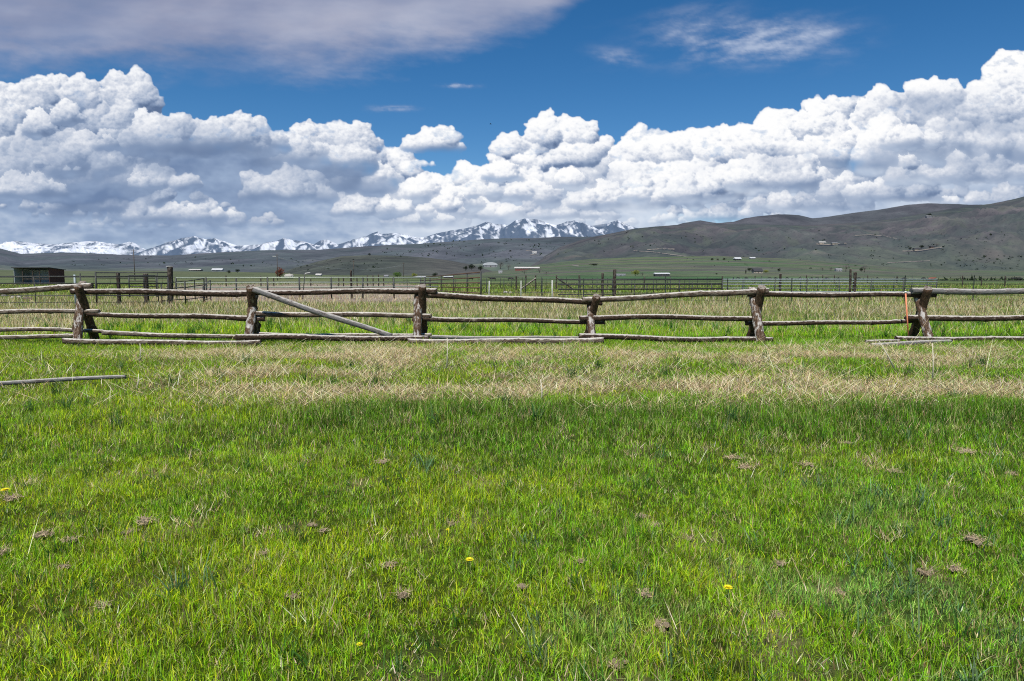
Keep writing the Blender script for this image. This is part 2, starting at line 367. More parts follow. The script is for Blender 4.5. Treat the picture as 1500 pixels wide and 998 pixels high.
# ------------------------------------------------------------------ terrain behind the valley
TERRAIN = []
def hill_mat(name, haze, hz_amt, fine=0.004, var=0.35):
    m, nt = mat(name); out = N(nt, 'ShaderNodeOutputMaterial')
    ca = N(nt, 'ShaderNodeAttribute', attribute_name='tone')
    tc = N(nt, 'ShaderNodeTexCoord')
    no = N(nt, 'ShaderNodeTexNoise', Scale=fine, Detail=8.0, Roughness=0.75); L(nt, tc.outputs['Object'], no.inputs['Vector'])
    r = ramp(nt, [(0.3, (1 - var,) * 3), (0.7, (1 + var,) * 3)], no.outputs['Fac'])
    vo = N(nt, 'ShaderNodeTexVoronoi', Scale=fine * 9); L(nt, tc.outputs['Object'], vo.inputs['Vector'])
    r2 = ramp(nt, [(0.12, (0.5, 0.55, 0.5)), (0.34, (1, 1, 1))], vo.outputs['Distance'])
    c = mixc(nt, 1.0, ca.outputs['Color'], r.outputs[0], 'MULTIPLY'); c = mixc(nt, 0.8, c, r2.outputs[0], 'MULTIPLY')
    d = N(nt, 'ShaderNodeBsdfDiffuse'); L(nt, c, d.inputs[0])
    em = N(nt, 'ShaderNodeEmission', Color=c4(haze), Strength=1.0); mx = N(nt, 'ShaderNodeMixShader', Fac=hz_amt)  # air haze painted in as an even bluish glow
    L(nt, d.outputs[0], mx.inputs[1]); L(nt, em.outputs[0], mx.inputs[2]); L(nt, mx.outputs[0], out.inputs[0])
    return m
def ridge_sheet(name, prof, Rtop, Rbase, tone_fn, m, step=3.0, rows=60, gully=0.12, gscale=900.0, seed=1, shape=1.0, jag=0.0, u0=-500, u1=2000, peaks=None):
    us_ = np.arange(u0, u1, step); t = np.linspace(0, 1, rows)
    py = np.interp(us_, [p[0] for p in prof], [p[1] for p in prof])
    if jag: py = py - jag * (fbm(us_ / 14, us_ * 0, seed + 3, 4, 0.6))
    x = (us_ - 750) / FOC; u = (499 - py) / FOC; Yd = CP + u * SP
    zt = CAM_H + (-SP + u * CP) / Yd * Rtop                     # ridge height
    T, Xs = np.meshgrid(t, us_, indexing='ij')
    Y = Rbase + (Rtop - Rbase) * T
    Xw = (x / Yd)[None, :] * Y
    s = T ** shape
    g = ridged(Xw / gscale, Y / gscale * 0.45, seed, 5, 0.55) - 0.45
    env = np.sin(np.pi * np.clip(T, 0, 1)) ** 0.7 * (1 - T ** 4)
    if peaks: s = s * 0.80 + 0.20 * T ** 6
    Z = zt[None, :] * s + np.maximum(zt, 20)[None, :] * gully * g * env - 3.0 * (1 - T)
    for k, (ppx, ppy) in enumerate(peaks or ()):          # spurs that run down from each summit towards the valley
        Yp = Rtop - 900 - 250 * (k % 4); xp_ = (ppx - 750) / FOC; up_ = (499 - ppy) / FOC; yd_ = CP + up_ * SP
        Xp = xp_ / yd_ * Yp; hp = CAM_H + (-SP + up_ * CP) / yd_ * Yp
        wxp = 420 * fbm(Xw / 900, Y / 900, seed + 40 + k, 4); wyp = 500 * fbm(Xw / 900 + 9, Y / 900, seed + 60 + k, 4)
        dx_ = Xw - Xp + wxp; dy_ = np.maximum(Yp - Y + wyp, 0) ; rr = np.hypot(dx_, dy_); th = np.arctan2(dx_, dy_ + 1)
        arm = 0.5 + 0.5 * np.cos(th * 5.0 + k * 1.7 + 1.2 * fbm(Xw / 1500, Y / 1500, seed + k, 3))
        zs = hp - rr * (0.36 + 0.30 * (1 - arm)) - np.maximum(Y - Yp, 0) * 0.25
        Z = np.maximum(Z, np.where(rr < 4200, zs, -1e9))
    # two rows falling away behind the crest
    Yb = np.stack([Y[-1] * 1.03, Y[-1] * 1.15]); Xb = Xw[-1] * np.array([[1.03], [1.15]]); Zb = np.stack([Z[-1] * 0.9, Z[-1] * 0.3])
    P = np.stack([np.vstack([Xw, Xb]), np.vstack([Y, Yb]), np.vstack([Z, Zb])], -1)
    Tt = np.vstack([T, T[-1:] , T[-1:]]); Us = np.vstack([Xs, Xs[:1], Xs[:1]]); G = np.vstack([g, g[-1:], g[-1:]])
    me = np_mesh(name, P.reshape(-1, 3), grid_faces(len(us_), rows + 2)[:, ::-1], True)
    col = tone_fn(P[..., 0], P[..., 1], P[..., 2], Tt, Us, G)
    add_attr(me, 'tone', np.clip(col, 0.004, 0.95).reshape(-1, 3))
    o = link(name, me, m); tag(o, kind='structure'); TERRAIN.append(o)
    return o
def lerp(a, b, f): return np.asarray(a) * (1 - f[..., None]) + np.asarray(b) * f[..., None]

# snow mountains
SNOW = [(-500,360),(-200,352),(-60,358),(0,360),(20,353),(40,355),(60,357),(80,358),(110,355),(140,353),(155,356),(175,358),(190,354),(205,362),(215,366),(240,357),(262,350),(285,346),(300,351),(315,349),(330,354),(350,360),(370,359),(385,358),(400,355),(415,349),(430,352),(445,354),(460,358),(470,352),(480,351),(495,358),(510,354),(530,350),(545,342),(553,339),(560,343),(575,342),(590,343),(605,347),(620,348),(640,342),(660,338),(680,335),(700,330),(712,325),(725,328),(745,330),(755,323),(770,320),(785,321),(800,326),(815,330),(830,325),(842,323),(855,328),(865,331),(885,328),(905,323),(920,329),(932,334),(970,338),(1100,345),(2000,345)]
def snow_tone(X, Y, Z, T, U, G):
    n = fbm(X / 700, Z / 420 + Y / 3000, 31, 6, 0.6)
    st = fbm(X / 170 + Z / 700, Z / 800, 37, 4, 0.6)
    asp = np.gradient(Z, axis=1) / (np.abs(np.gradient(X, axis=1)) + 1); asp = np.clip(asp, -1.2, 1.2)
    amt = sstep(0.34, 0.62, T + 0.22 * n) * sstep(-0.36, 0.40, -0.75 * asp + 0.75 * n + 0.55 * st - 0.20 + 0.5 * (T - 0.8))
    leftwhite = sstep(230, 150, U); amt = np.maximum(amt, leftwhite * sstep(-0.22, 0.20, fbm(X / 1500, Z / 130 + X / 9000, 41, 5, 0.6) + 0.35 * n - 0.02))
    rock = lerp((0.030, 0.045, 0.075), (0.055, 0.07, 0.10), sstep(-0.3, 0.3, st))
    return lerp(rock, (0.88, 0.89, 0.92), amt)
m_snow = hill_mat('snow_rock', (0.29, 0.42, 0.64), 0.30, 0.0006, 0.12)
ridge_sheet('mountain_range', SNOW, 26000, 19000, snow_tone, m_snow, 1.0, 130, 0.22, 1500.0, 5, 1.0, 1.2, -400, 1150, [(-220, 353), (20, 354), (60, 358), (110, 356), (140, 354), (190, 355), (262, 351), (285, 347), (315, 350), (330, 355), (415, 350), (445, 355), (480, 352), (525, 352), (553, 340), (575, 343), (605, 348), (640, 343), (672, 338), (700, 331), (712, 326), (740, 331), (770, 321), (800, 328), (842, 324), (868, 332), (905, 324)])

def sage(X, Y, Z, T, U, G, a=(0.074, 0.064, 0.060), b=(0.046, 0.054, 0.042), sc=500.0, seed=50):
    n = fbm(X / sc, Y / sc * 0.6, seed, 6, 0.6); n2 = fbm(X / (sc * 0.22), Y / (sc * 0.3), seed + 5, 5, 0.65)
    c = lerp(a, b, sstep(-0.35, 0.35, n + 0.4 * n2))
    return c * np.clip(1 + 0.75 * n2 + 0.75 * (G - 0.1), 0.3, 2.2)[..., None]
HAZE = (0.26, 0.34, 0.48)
# long dark hills under the mountains
A = [(-500,350),(-150,350),(-40,358),(0,364),(30,372),(60,371),(100,370),(150,372),(200,374),(250,374.5),(300,371),(340,369),(380,367),(420,366),(470,366),(520,362),(570,359),(620,357),(660,354),(700,351),(740,349),(780,349),(820,347),(860,347),(900,346),(960,345),(1100,345),(2000,345)]
def toneA(X, Y, Z, T, U, G):
    c = sage(X, Y, Z, T, U, G, (0.076, 0.076, 0.084), (0.050, 0.062, 0.060), 900.0)
    f = fbm(X / 900, Y / 500, 71, 4)
    green = sstep(0.34, 0.10, T + 0.08 * f) * sstep(-0.4, 0.2, f + 0.1)
    c = lerp(c, (0.085, 0.11, 0.05), green * 0.75)
    tan = sstep(0.2, 0.45, f) * sstep(0.5, 0.15, T); return lerp(c, (0.17, 0.15, 0.11), tan * 0.5)
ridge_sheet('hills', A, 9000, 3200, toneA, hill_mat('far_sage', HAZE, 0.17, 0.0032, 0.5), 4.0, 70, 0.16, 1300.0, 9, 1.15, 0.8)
# ridge behind the right-hand hill
C = [(-500,420),(940,420),(985,332),(1000,327),(1025,323),(1050,327),(1075,325),(1090,320),(1110,317),(1140,314),(1170,315),(1190,320),(1210,318),(1250,312),(1290,307),(1330,300),(1360,298),(1400,299),(1420,300),(1500,300),(2000,290)]
ridge_sheet('hills', C, 8200, 5200, lambda *a: sage(*a, (0.066, 0.060, 0.064), (0.050, 0.052, 0.052), 900.0, 60), hill_mat('back_sage', HAZE, 0.15, 0.003), 3.0, 40, 0.10, 1200.0, 12, 1.0, 0.5, 900, 2000)
# main right-hand hill
B = [(-500,430),(700,430),(760,398),(820,362),(860,349),(880,345),(900,341),(930,335),(960,332),(1000,329),(1050,328.5),(1100,329),(1180,330),(1250,327),(1300,322),(1340,315),(1380,308),(1420,302),(1450,299),(1480,293),(1500,288),(1560,275),(1700,262),(2000,255)]
def toneB(X, Y, Z, T, U, G):
    c = sage(X, Y, Z, T, U, G, (0.077, 0.064, 0.062), (0.045, 0.052, 0.042), 520.0, 80)
    f = fbm(X / 400, Y / 300, 83, 5)
    c = lerp(c, (0.075, 0.10, 0.045), sstep(0.30, 0.05, T + 0.12 * f) * 0.55)
    m_ = fbm(X / 130, Y / 240, 187, 5, 0.65); c = lerp(c, (0.030, 0.038, 0.030), sstep(0.05, 0.35, m_) * 0.55); c = lerp(c, (0.080, 0.105, 0.048), sstep(0.05, 0.35, -m_ + 0.3 * f) * 0.32)
    return lerp(c, (0.13, 0.095, 0.08), sstep(0.22, 0.5, f) * 0.45)
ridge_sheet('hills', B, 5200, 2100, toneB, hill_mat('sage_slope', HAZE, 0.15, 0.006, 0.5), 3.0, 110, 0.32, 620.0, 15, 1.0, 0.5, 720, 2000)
# olive hill in the middle
D_ = [(-500,425),(380,415),(430,393),(470,382),(500,375.5),(540,374),(590,375),(630,378),(660,382),(690,388),(720,397),(770,415),(2000,425)]
def toneD(X, Y, Z, T, U, G):
    c = sage(X, Y, Z, T, U, G, (0.066, 0.068, 0.050), (0.048, 0.055, 0.040), 240.0, 90)
    f = fbm(X / 160, Y / 160, 93, 5)
    return lerp(c, (0.075, 0.07, 0.06), sstep(560, 680, U) * 0.8 + 0.2 * sstep(0, .4, f))
ridge_sheet('hills', D_, 2400, 1250, toneD, hill_mat('olive_slope', HAZE, 0.10, 0.012, 0.5), 3.0, 60, 0.10, 260.0, 19, 1.0, 0.3, 360, 800)
# green alluvial bench with fields
E = [(-500,402),(-100,398),(0,396),(120,397),(300,398),(430,400),(640,401),(700,400),(740,396),(790,388),(850,381),(930,377),(1050,375),(1150,379),(1250,386),(1320,392),(1400,396),(1500,397),(1700,398),(2000,400)]
def toneE(X, Y, Z, T, U, G):
    f = fbm(X / 260, Y / 90, 103, 5); f2 = fbm(X / 700 + 4, Y / 60, 113, 3)
    c = lerp((0.062, 0.112, 0.045), (0.115, 0.13, 0.07), sstep(-0.3, 0.3, f))
    c = lerp(c, (0.090, 0.085, 0.078), sstep(-0.15, 0.2, f2 + 0.4 * f) * sstep(0.12, 0.45, T) * 0.85)
    c = lerp(c, (0.17, 0.155, 0.10), sstep(0.2, 0.4, fbm(X / 500, Y / 45, 121, 4)) * 0.6)
    c = lerp(c, (0.045, 0.13, 0.035), sstep(0.25, 0.1, T) * 0.7)
    left = sstep(760, 640, U)
    return lerp(c, (0.10, 0.115, 0.05), left * 0.7)
ridge_sheet('hills', E, 1900, 420, toneE, hill_mat('field_bench', HAZE, 0.07, 0.02, 0.4), 4.0, 90, 0.02, 300.0, 23, 1.6, 0.3)
# ------------------------------------------------------------------ ground
def hgt(x, y):
    near = sstep(160, 60, np.abs(y))
    return (0.045 * fbm(x / 2.3, y / 2.3, 201, 3) + 0.025 * fbm(x / 0.55, y / 0.55, 205, 2) + 0.10 * fbm(x / 11, y / 11, 208, 2)) * near
def straw_amt(x, y):
    """how much dry, flattened grass covers a spot"""
    n = fbm(x / 1.7, y / 1.0, 221, 5, 0.6); n2 = fbm(x / 6.0, y / 2.4, 227, 4)
    k = x / np.maximum(y, 1)
    band = sstep(7.35, 8.55, y + 1.1 * n) * sstep(15.6, 13.6, y + 0.9 * n)
    gaps = sstep(-0.16, 0.30, n + 0.40 * n2 + 0.20 * sstep(9.8, 8.9, y) + 0.03)
    left = sstep(-0.62, -0.34, k + 0.16 * n2)
    b1 = band * gaps * (0.12 + 0.88 * left)
    b2 = sstep(17.5, 22.5, y + 2.4 * n2 + 1.2 * n) * sstep(60, 40, y) * (0.22 + 0.62 * sstep(-0.2, 0.4, n2 + 0.6 * n))
    b3 = sstep(-0.58, -0.66, k) * sstep(16.5, 19, y) * sstep(34, 27, y) * 1.0
    spots = 0.85 * sstep(0.15, 0.42, fbm(x / 0.30, y / 0.30, 231, 4, 0.6) + 0.25 * n) * sstep(8.5, 7, y)
    return np.clip(np.maximum(np.maximum(b1, b2), np.maximum(b3, spots)), 0, 1)
def dirt_amt(x, y):
    k = x / np.maximum(y, 1); n = fbm(x / 9, y / 14, 241, 4)
    return sstep(-0.56, -0.46, k + 0.05 * n) * sstep(-0.09, -0.15, k + 0.05 * n) * sstep(38.5, 42, y + 2 * n) * sstep(190, 120, y + 30 * n)
G_Y = np.array([0.360, 0.570, 0.014]); G_M = np.array([0.235, 0.490, 0.015]); G_D = np.array([0.058, 0.175, 0.010]); G_B = np.array([0.220, 0.420, 0.120])
S_A = np.array([0.66, 0.52, 0.29]); S_B = np.array([0.80, 0.69, 0.46]); S_C = np.array([0.30, 0.19, 0.10])
def green_tone(x, y):
    """colour of living grass at a spot: yellow-green, mid, deep and bluish stands"""
    n = fbm(x / 1.5, y / 1.3, 251, 5, 0.55); n2 = fbm(x / 4.5, y / 2.2, 257, 4); k = x / np.maximum(y, 1)
    yel = sstep(-0.25, 0.35, n + 0.35 * (0.15 - k) + 0.2 * n2)
    c = G_M + (G_Y - G_M) * yel[..., None]
    deep = sstep(8.6, 7.6, y + 0.4 * n) * sstep(5.2, 6.9, y + 0.7 * n2) * sstep(-0.46, -0.25, k + 0.12 * n2) * (0.55 + 0.3 * sstep(-0.2, 0.2, n))
    deep = np.maximum(deep, 0.75 * np.exp(-(((x + 0.25) / 0.9) ** 2 + ((y - 6.15) / 0.35) ** 2)))
    deep = np.maximum(deep, 0.5 * sstep(0.15, 0.5, n2) * sstep(3.0, 4.5, y)); deep = np.maximum(deep, 0.5 * sstep(14.0, 15.5, y) * sstep(18, 16.5, y) * sstep(-0.2, 0.3, n))
    c = c + (G_D - c) * np.clip(deep, 0, 1)[..., None]
    blue = sstep(0.05, 0.35, fbm(x / 0.9, y / 0.7, 263, 4) + 0.5 * (k - 0.30) - 0.25 * (y - 3.0) * 0.5)
    blue = np.clip(blue, 0, 1) * sstep(6.5, 3.5, y)
    c = c + (G_B - c) * (0.5 * blue)[..., None]
    c = c * np.clip(1 + 0.9 * fbm(x / 0.33, y / 0.26, 269, 4, 0.6) * sstep(14, 8, y), 0.45, 1.9)[..., None]
    ol = sstep(19, 26, y) * (0.55 + 0.35 * sstep(-0.3, 0.3, n2)); c = c * (1 - ol[..., None]) + ol[..., None] * np.array([0.150, 0.185, 0.045])
    farf = sstep(60, 200, y); c = c * (1 - farf[..., None]) + farf[..., None] * np.array([0.085, 0.135, 0.050]) * (1 + 0.35 * fbm(x / 60, y / 160, 267, 4))[..., None]
    return c
def axis(a, b, st, far, k=1.10):
    v = list(np.arange(a, b + 1e-6, st)); s = st; x = b
    while x < far: s *= k; x += s; v.append(x)
    return v
ys = np.array([-60, -40, -25, -15] + axis(-10, 46, 0.22, 72000)); xp = axis(0, 34, 0.22, 90000)
xs = np.array([-q for q in xp[::-1][:-1]] + xp)
GX, GY_ = np.meshgrid(xs, ys)
GZ = hgt(GX, GY_)
me = np_mesh('ground', np.stack([GX, GY_, GZ], -1).reshape(-1, 3), grid_faces(len(xs), len(ys)), True)
st = straw_amt(GX, GY_)[..., None]; dt = dirt_amt(GX, GY_)[..., None]
gc = green_tone(GX, GY_) * np.where(GY_ < 12, 0.13, 0.13 + 0.12 * sstep(12, 16, GY_) + 0.17 * sstep(12, 20, GY_) + 0.45 * sstep(60, 200, GY_))[..., None] + np.array([0.012, 0.010, 0.004])
gc = gc * (1 - st * 0.75) + st * 0.75 * np.array([0.26, 0.195, 0.12])
gc = gc * (1 - dt) + dt * np.array([0.27, 0.215, 0.175]) * (1 + 0.25 * fbm(GX / 6, GY_ / 8, 271, 4))[..., None]
streak_ = sstep(44, 60, GY_) * sstep(0.05, 0.35, fbm(GX / 22, GY_ / 26, 283, 4)) * sstep(300, 150, GY_)
gc = gc * (1 - 0.7 * streak_[..., None]) + 0.7 * streak_[..., None] * np.array([0.20, 0.175, 0.10])
field = sstep(150, 320, GY_) * sstep(0.0, 0.3, fbm(GX / 300, GY_ / 120, 281, 3))
gc = gc * (1 - 0.6 * field[..., None]) + 0.6 * field[..., None] * np.array([0.16, 0.145, 0.075])
add_attr(me, 'tone', np.clip(gc, 0.003, 0.9).reshape(-1, 3))
m_ground, nt = mat('soil_and_thatch'); out = N(nt, 'ShaderNodeOutputMaterial'); b = N(nt, 'ShaderNodeBsdfPrincipled', Roughness=0.95); b.inputs['Specular IOR Level'].default_value = 0.1
ca = N(nt, 'ShaderNodeAttribute', attribute_name='tone'); tc = N(nt, 'ShaderNodeTexCoord')
no = N(nt, 'ShaderNodeTexNoise', Scale=9.0, Detail=9.0, Roughness=0.75); L(nt, tc.outputs['Object'], no.inputs['Vector'])
no2 = N(nt, 'ShaderNodeTexNoise', Scale=0.35, Detail=7.0, Roughness=0.7); L(nt, tc.outputs['Object'], no2.inputs['Vector'])
r1 = ramp(nt, [(0.30, (0.45,) * 3), (0.72, (1.7,) * 3)], no.outputs['Fac']); r2 = ramp(nt, [(0.3, (0.7,) * 3), (0.7, (1.3,) * 3)], no2.outputs['Fac'])
c = mixc(nt, 1.0, mixc(nt, 1.0, ca.outputs['Color'], r1.outputs[0], 'MULTIPLY'), r2.outputs[0], 'MULTIPLY')
bp = N(nt, 'ShaderNodeBump', Strength=0.9, Distance=0.04); L(nt, no.outputs['Fac'], bp.inputs['Height']); L(nt, bp.outputs[0], b.inputs['Normal'])
L(nt, c, b.inputs['Base Color']); L(nt, b.outputs[0], out.inputs[0])
ground = link('ground', me, m_ground); tag(ground, kind='structure')

from mathutils.bvhtree import BVHTree
bpy.context.view_layer.update()
_dg = bpy.context.evaluated_depsgraph_get()
BVH = [BVHTree.FromObject(o, _dg) for o in TERRAIN[1:]]
def hit(px, py):
    """where the line of sight through a point of the photo meets the land"""
    d = ray(px, py).normalized(); o = Vector((0, 0, CAM_H)); best = None
    for t in BVH:
        h = t.ray_cast(o, d)
        if h[0] is not None and (best is None or h[3] < best[1]): best = (h[0], h[3])
    if d.z < -1e-5:
        t = -CAM_H / d.z
        if best is None or t < best[1]: best = (o + d * t, t)
    return best[0] if best else o + d * 3000
def gnd(px, py):
    d = ray(px, py); t = -CAM_H / d.z; p = Vector((d.x * t, d.y * t, 0)); p.z = float(hgt(np.array([p.x]), np.array([p.y]))[0]); return p
def colX(px, Y): return (px - 750) / FOC * Y / 1.0035       # ground position of a picture column at a depth
def zat(py, Y): return CAM_H - (py - HOR) / FOC * Y

# ------------------------------------------------------------------ grass
def blade_mat(name, trans, rough, spec):
    m, nt = mat(name); out = N(nt, 'ShaderNodeOutputMaterial'); ca = N(nt, 'ShaderNodeAttribute', attribute_name='tone')
    p = N(nt, 'ShaderNodeBsdfPrincipled', Roughness=rough); p.inputs['Specular IOR Level'].default_value = spec
    t = N(nt, 'ShaderNodeBsdfTranslucent'); mx = N(nt, 'ShaderNodeMixShader', Fac=trans)
    L(nt, ca.outputs['Color'], p.inputs['Base Color']); L(nt, ca.outputs['Color'], t.inputs[0])
    L(nt, p.outputs[0], mx.inputs[1]); L(nt, t.outputs[0], mx.inputs[2]); L(nt, mx.outputs[0], out.inputs[0])
    return m
def blades(x, y, h, wd, lean, col, segs, lift=None, colt=None, yaw=None, face=None, straight=False):
    """strips from root to tip; returns verts, tris, colours"""
    n = len(x); z = hgt(x, y) - 0.01
    if lift is not None: z = z + lift
    yaw = RNG.uniform(0, 2 * np.pi, n) if yaw is None else yaw
    dx, dy = np.cos(yaw), np.sin(yaw)
    fa = yaw + np.pi / 2 + (RNG.uniform(-1.2, 1.2, n) if face is None else face)
    wx_, wy_ = np.cos(fa), np.sin(fa)
    V = []; C = []; colt = col if colt is None else colt
    for s in range(segs + 1):
        t = s / segs; k = lean * t ** (1.08 if straight else 1.7)
        cx_ = x + dx * h * k; cy_ = y + dy * h * k; cz = z + h * t * np.sqrt(np.clip(1 - (lean if straight else lean * t ** 0.8) ** 2 * 0.97, 0.008, 1))
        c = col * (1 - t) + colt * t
        if s < segs:
            ww = wd * 0.5 * (1 - 0.75 * t ** 2)
            V.append(np.stack([cx_ - wx_ * ww, cy_ - wy_ * ww, cz], -1)); V.append(np.stack([cx_ + wx_ * ww, cy_ + wy_ * ww, cz], -1)); C += [c, c]
        else:
            V.append(np.stack([cx_, cy_, cz], -1)); C.append(c)
    k = 2 * segs + 1
    V = np.stack(V, 1).reshape(-1, 3); C = np.stack(C, 1).reshape(-1, 3)
    tri = []
    for s in range(segs - 1):
        a = 2 * s; tri += [(a, a + 1, a + 3), (a, a + 3, a + 2)]
    a = 2 * (segs - 1); tri.append((a, a + 1, a + 2))
    F = (np.array(tri)[None] + (np.arange(n) * k)[:, None, None]).reshape(-1, 3)
    return V, F, C
class Batch:
    def __init__(s): s.V = []; s.F = []; s.C = []; s.n = 0
    def add(s, vfc):
        V, F, C = vfc; s.V.append(V); s.F.append(F + s.n); s.C.append(C); s.n += len(V)
    def build(s, name, m):
        me = np_mesh(name, np.vstack(s.V), np.vstack(s.F), False); add_attr(me, 'tone', np.clip(np.vstack(s.C), 0.004, 0.9)); return link(name, me, m)
def scatter(y0, y1, dens, k=0.80, pad=0.6, clump=0.0):
    """random spots over the part of the field in front of the camera, with a margin at the sides"""
    area = (y1 - y0) * (k * (y0 + y1) + 2 * pad); n = int(area * dens)
    y = y0 + (y1 - y0) * np.sqrt(RNG.uniform((y0 / y1) ** 2, 1, n)) if False else np.sqrt(RNG.uniform(y0 ** 2, y1 ** 2, n))
    x = RNG.uniform(-1, 1, n) * (k * y + pad)
    if clump:
        x = x + clump * fbm(x / 0.09, y / 0.09, 291, 2) * 0.12; y = y + clump * fbm(x / 0.09, y / 0.09, 293, 2) * 0.12
    return x, y
GREEN = Batch(); DRY = Batch()
def vary(c, amt, n): return c * np.exp(RNG.normal(0, amt, (n, 1))) * np.exp(RNG.normal(0, amt * 0.35, (n, 3)))
def green_layer(y0, y1, dens, h0, w0, segs, wild=0.42):
    x, y = scatter(y0, y1, dens, clump=0.45)
    s = straw_amt(x, y); dd_ = dirt_amt(x, y); keep = RNG.uniform(0, 1, len(x)) > np.maximum(0.52 * s, dd_ * 0.97); x, y, s = x[keep], y[keep], s[keep]
    n = len(x); hn = fbm(x / 0.8, y / 0.8, 311, 4); hf = 0.8 + 0.55 * hn
    lush = np.exp(-((y - 7.4) / 0.8) ** 2) * 0.5 * sstep(-0.42, -0.2, x / y) + 0.35 * sstep(16, 18, y)
    h = h0 * (hf + lush) * np.exp(RNG.normal(0, 0.30, n)) ; h = np.clip(h, 0.02, 0.5)
    c = vary(green_tone(x, y), wild, n)
    odd = RNG.uniform(0, 1, n); c = np.where((odd < 0.07)[:, None], vary(S_A[None] * 0.8, 0.2, n), c); c = np.where((odd > 0.88)[:, None], vary(np.array([[0.46, 0.58, 0.17]]), 0.2, n), c); c = np.where(((odd > 0.07) & (odd < 0.115))[:, None], vary(S_C[None], 0.25, n), c)  # pale blades are painted highlights; tan and brown ones are dead grass
    lean = np.clip(np.abs(RNG.normal(0.42, 0.30, n)), 0, 0.96)
    wd = w0 * RNG.uniform(0.55, 1.5, n)
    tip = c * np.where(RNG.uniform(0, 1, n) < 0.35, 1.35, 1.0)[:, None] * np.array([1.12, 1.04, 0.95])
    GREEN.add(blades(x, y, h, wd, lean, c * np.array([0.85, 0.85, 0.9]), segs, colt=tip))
green_layer(2.0, 3.6, 11500, 0.058, 0.0030, 3)
green_layer(2.0, 5.0, 9000, 0.034, 0.0034, 1, 0.5)
green_layer(3.6, 5.6, 7600, 0.062, 0.0034, 2)
green_layer(5.6, 8.6, 3400, 0.080, 0.0046, 2)
green_layer(8.6, 17.0, 1300, 0.085, 0.0062, 2)
green_layer(17.0, 30.0, 360, 0.115, 0.0120, 2)
green_layer(30.0, 60.0, 70, 0.15, 0.026, 1)
green_layer(60.0, 150.0, 8, 0.22, 0.075, 1)
# coarse bluish blades scattered through the near sward, in tufts
def tufts(n, y0, y1, per, h0, w0, col, seed, zone=None):
    tx, ty = scatter(y0, y1, n / ((y1 - y0) * (0.8 * (y0 + y1) + 1.2)))
    if zone is not None: kk = zone(tx, ty) > RNG.uniform(0, 1, len(tx)); tx, ty = tx[kk], ty[kk]
    m_ = RNG.poisson(per, len(tx)) + 2
    x = np.repeat(tx, m_) + RNG.normal(0, 0.03, m_.sum()); y = np.repeat(ty, m_) + RNG.normal(0, 0.03, m_.sum()); n_ = len(x)
    h = h0 * np.exp(RNG.normal(0, 0.3, n_)); c = vary(np.tile(col, (n_, 1)), 0.22, n_)
    GREEN.add(blades(x, y, h, w0 * RNG.uniform(.7, 1.4, n_), np.clip(np.abs(RNG.normal(.5, .25, n_)), 0, .95), c, 3, colt=c * 1.25))
tufts(420, 2.1, 6.5, 9, 0.11, 0.0060, np.array([0.135, 0.235, 0.095]), 1, lambda x, y: sstep(-0.1, 0.35, fbm(x / 0.9, y / 0.7, 263, 4) + 0.35 * (x / y) + 0.1 * (3.5 - y)))
tufts(500, 2.1, 8.0, 10, 0.10, 0.0045, np.array([0.05, 0.13, 0.018]), 2)
tufts(300, 2.1, 7.0, 7, 0.10, 0.0042, np.array([0.20, 0.32, 0.03]), 3)
tufts(40, 6.5, 12.0, 26, 0.20, 0.0065, np.array([0.055, 0.13, 0.03]), 4)
tufts(260, 16.5, 24.0, 22, 0.26, 0.011, np.array([0.06, 0.17, 0.02]), 5)
# dry grass: a flattened mat in the band before the fence, standing stems behind it, loose bits elsewhere
def dry_layer(y0, y1, dens, h0, w0, flat, segs, power=1.0, lift=0.05):
    x, y = scatter(y0, y1, dens); s = straw_amt(x, y)
    keep = RNG.uniform(0, 1, len(x)) < s ** power; x, y, s = x[keep], y[keep], s[keep]; n = len(x)
    f = RNG.uniform(0, 1, n)
    c = np.where((f < .55)[:, None], S_A, np.where((f < .86)[:, None], S_B, S_C)); c = vary(c, 0.20, n)
    h = h0 * np.exp(RNG.normal(0, .40, n)) * np.clip(1 + 1.1 * fbm(x / 1.1, y / 0.8, 331, 3), .45, 1.9)
    lean = np.clip(flat - np.abs(RNG.normal(0, .10 if flat > .9 else .2, n)), 0, .995)
    yaw = RNG.normal(0, 1, n) * 1.1 + np.where(RNG.uniform(0, 1, n) < .5, 0, np.pi) + 0.8 * fbm(x / 1.2, y / 1.2, 321, 3)
    DRY.add(blades(x, y, h, w0 * RNG.uniform(.5, 1.5, n), lean, c, segs, yaw=yaw, lift=RNG.uniform(0, lift, n), straight=True))
dry_layer(2.0, 7.8, 2300, 0.045, 0.0034, 0.80, 2, 1.0, 0.045)
dry_layer(7.3, 16.0, 820, 0.14, 0.0054, 0.985, 3, 1.0, 0.08)
dry_layer(7.6, 16.0, 300, 0.09, 0.0070, 0.85, 2, 0.7, 0.04)
dry_layer(16.0, 30.0, 120, 0.17, 0.0085, 0.50, 2, 1.0, 0.05)
dry_layer(16.0, 34.0, 30, 0.30, 0.0085, 0.80, 3, 0.6, 0.05)
dry_layer(30.0, 60.0, 40, 0.24, 0.020, 0.5, 1, 1.0, 0.05)
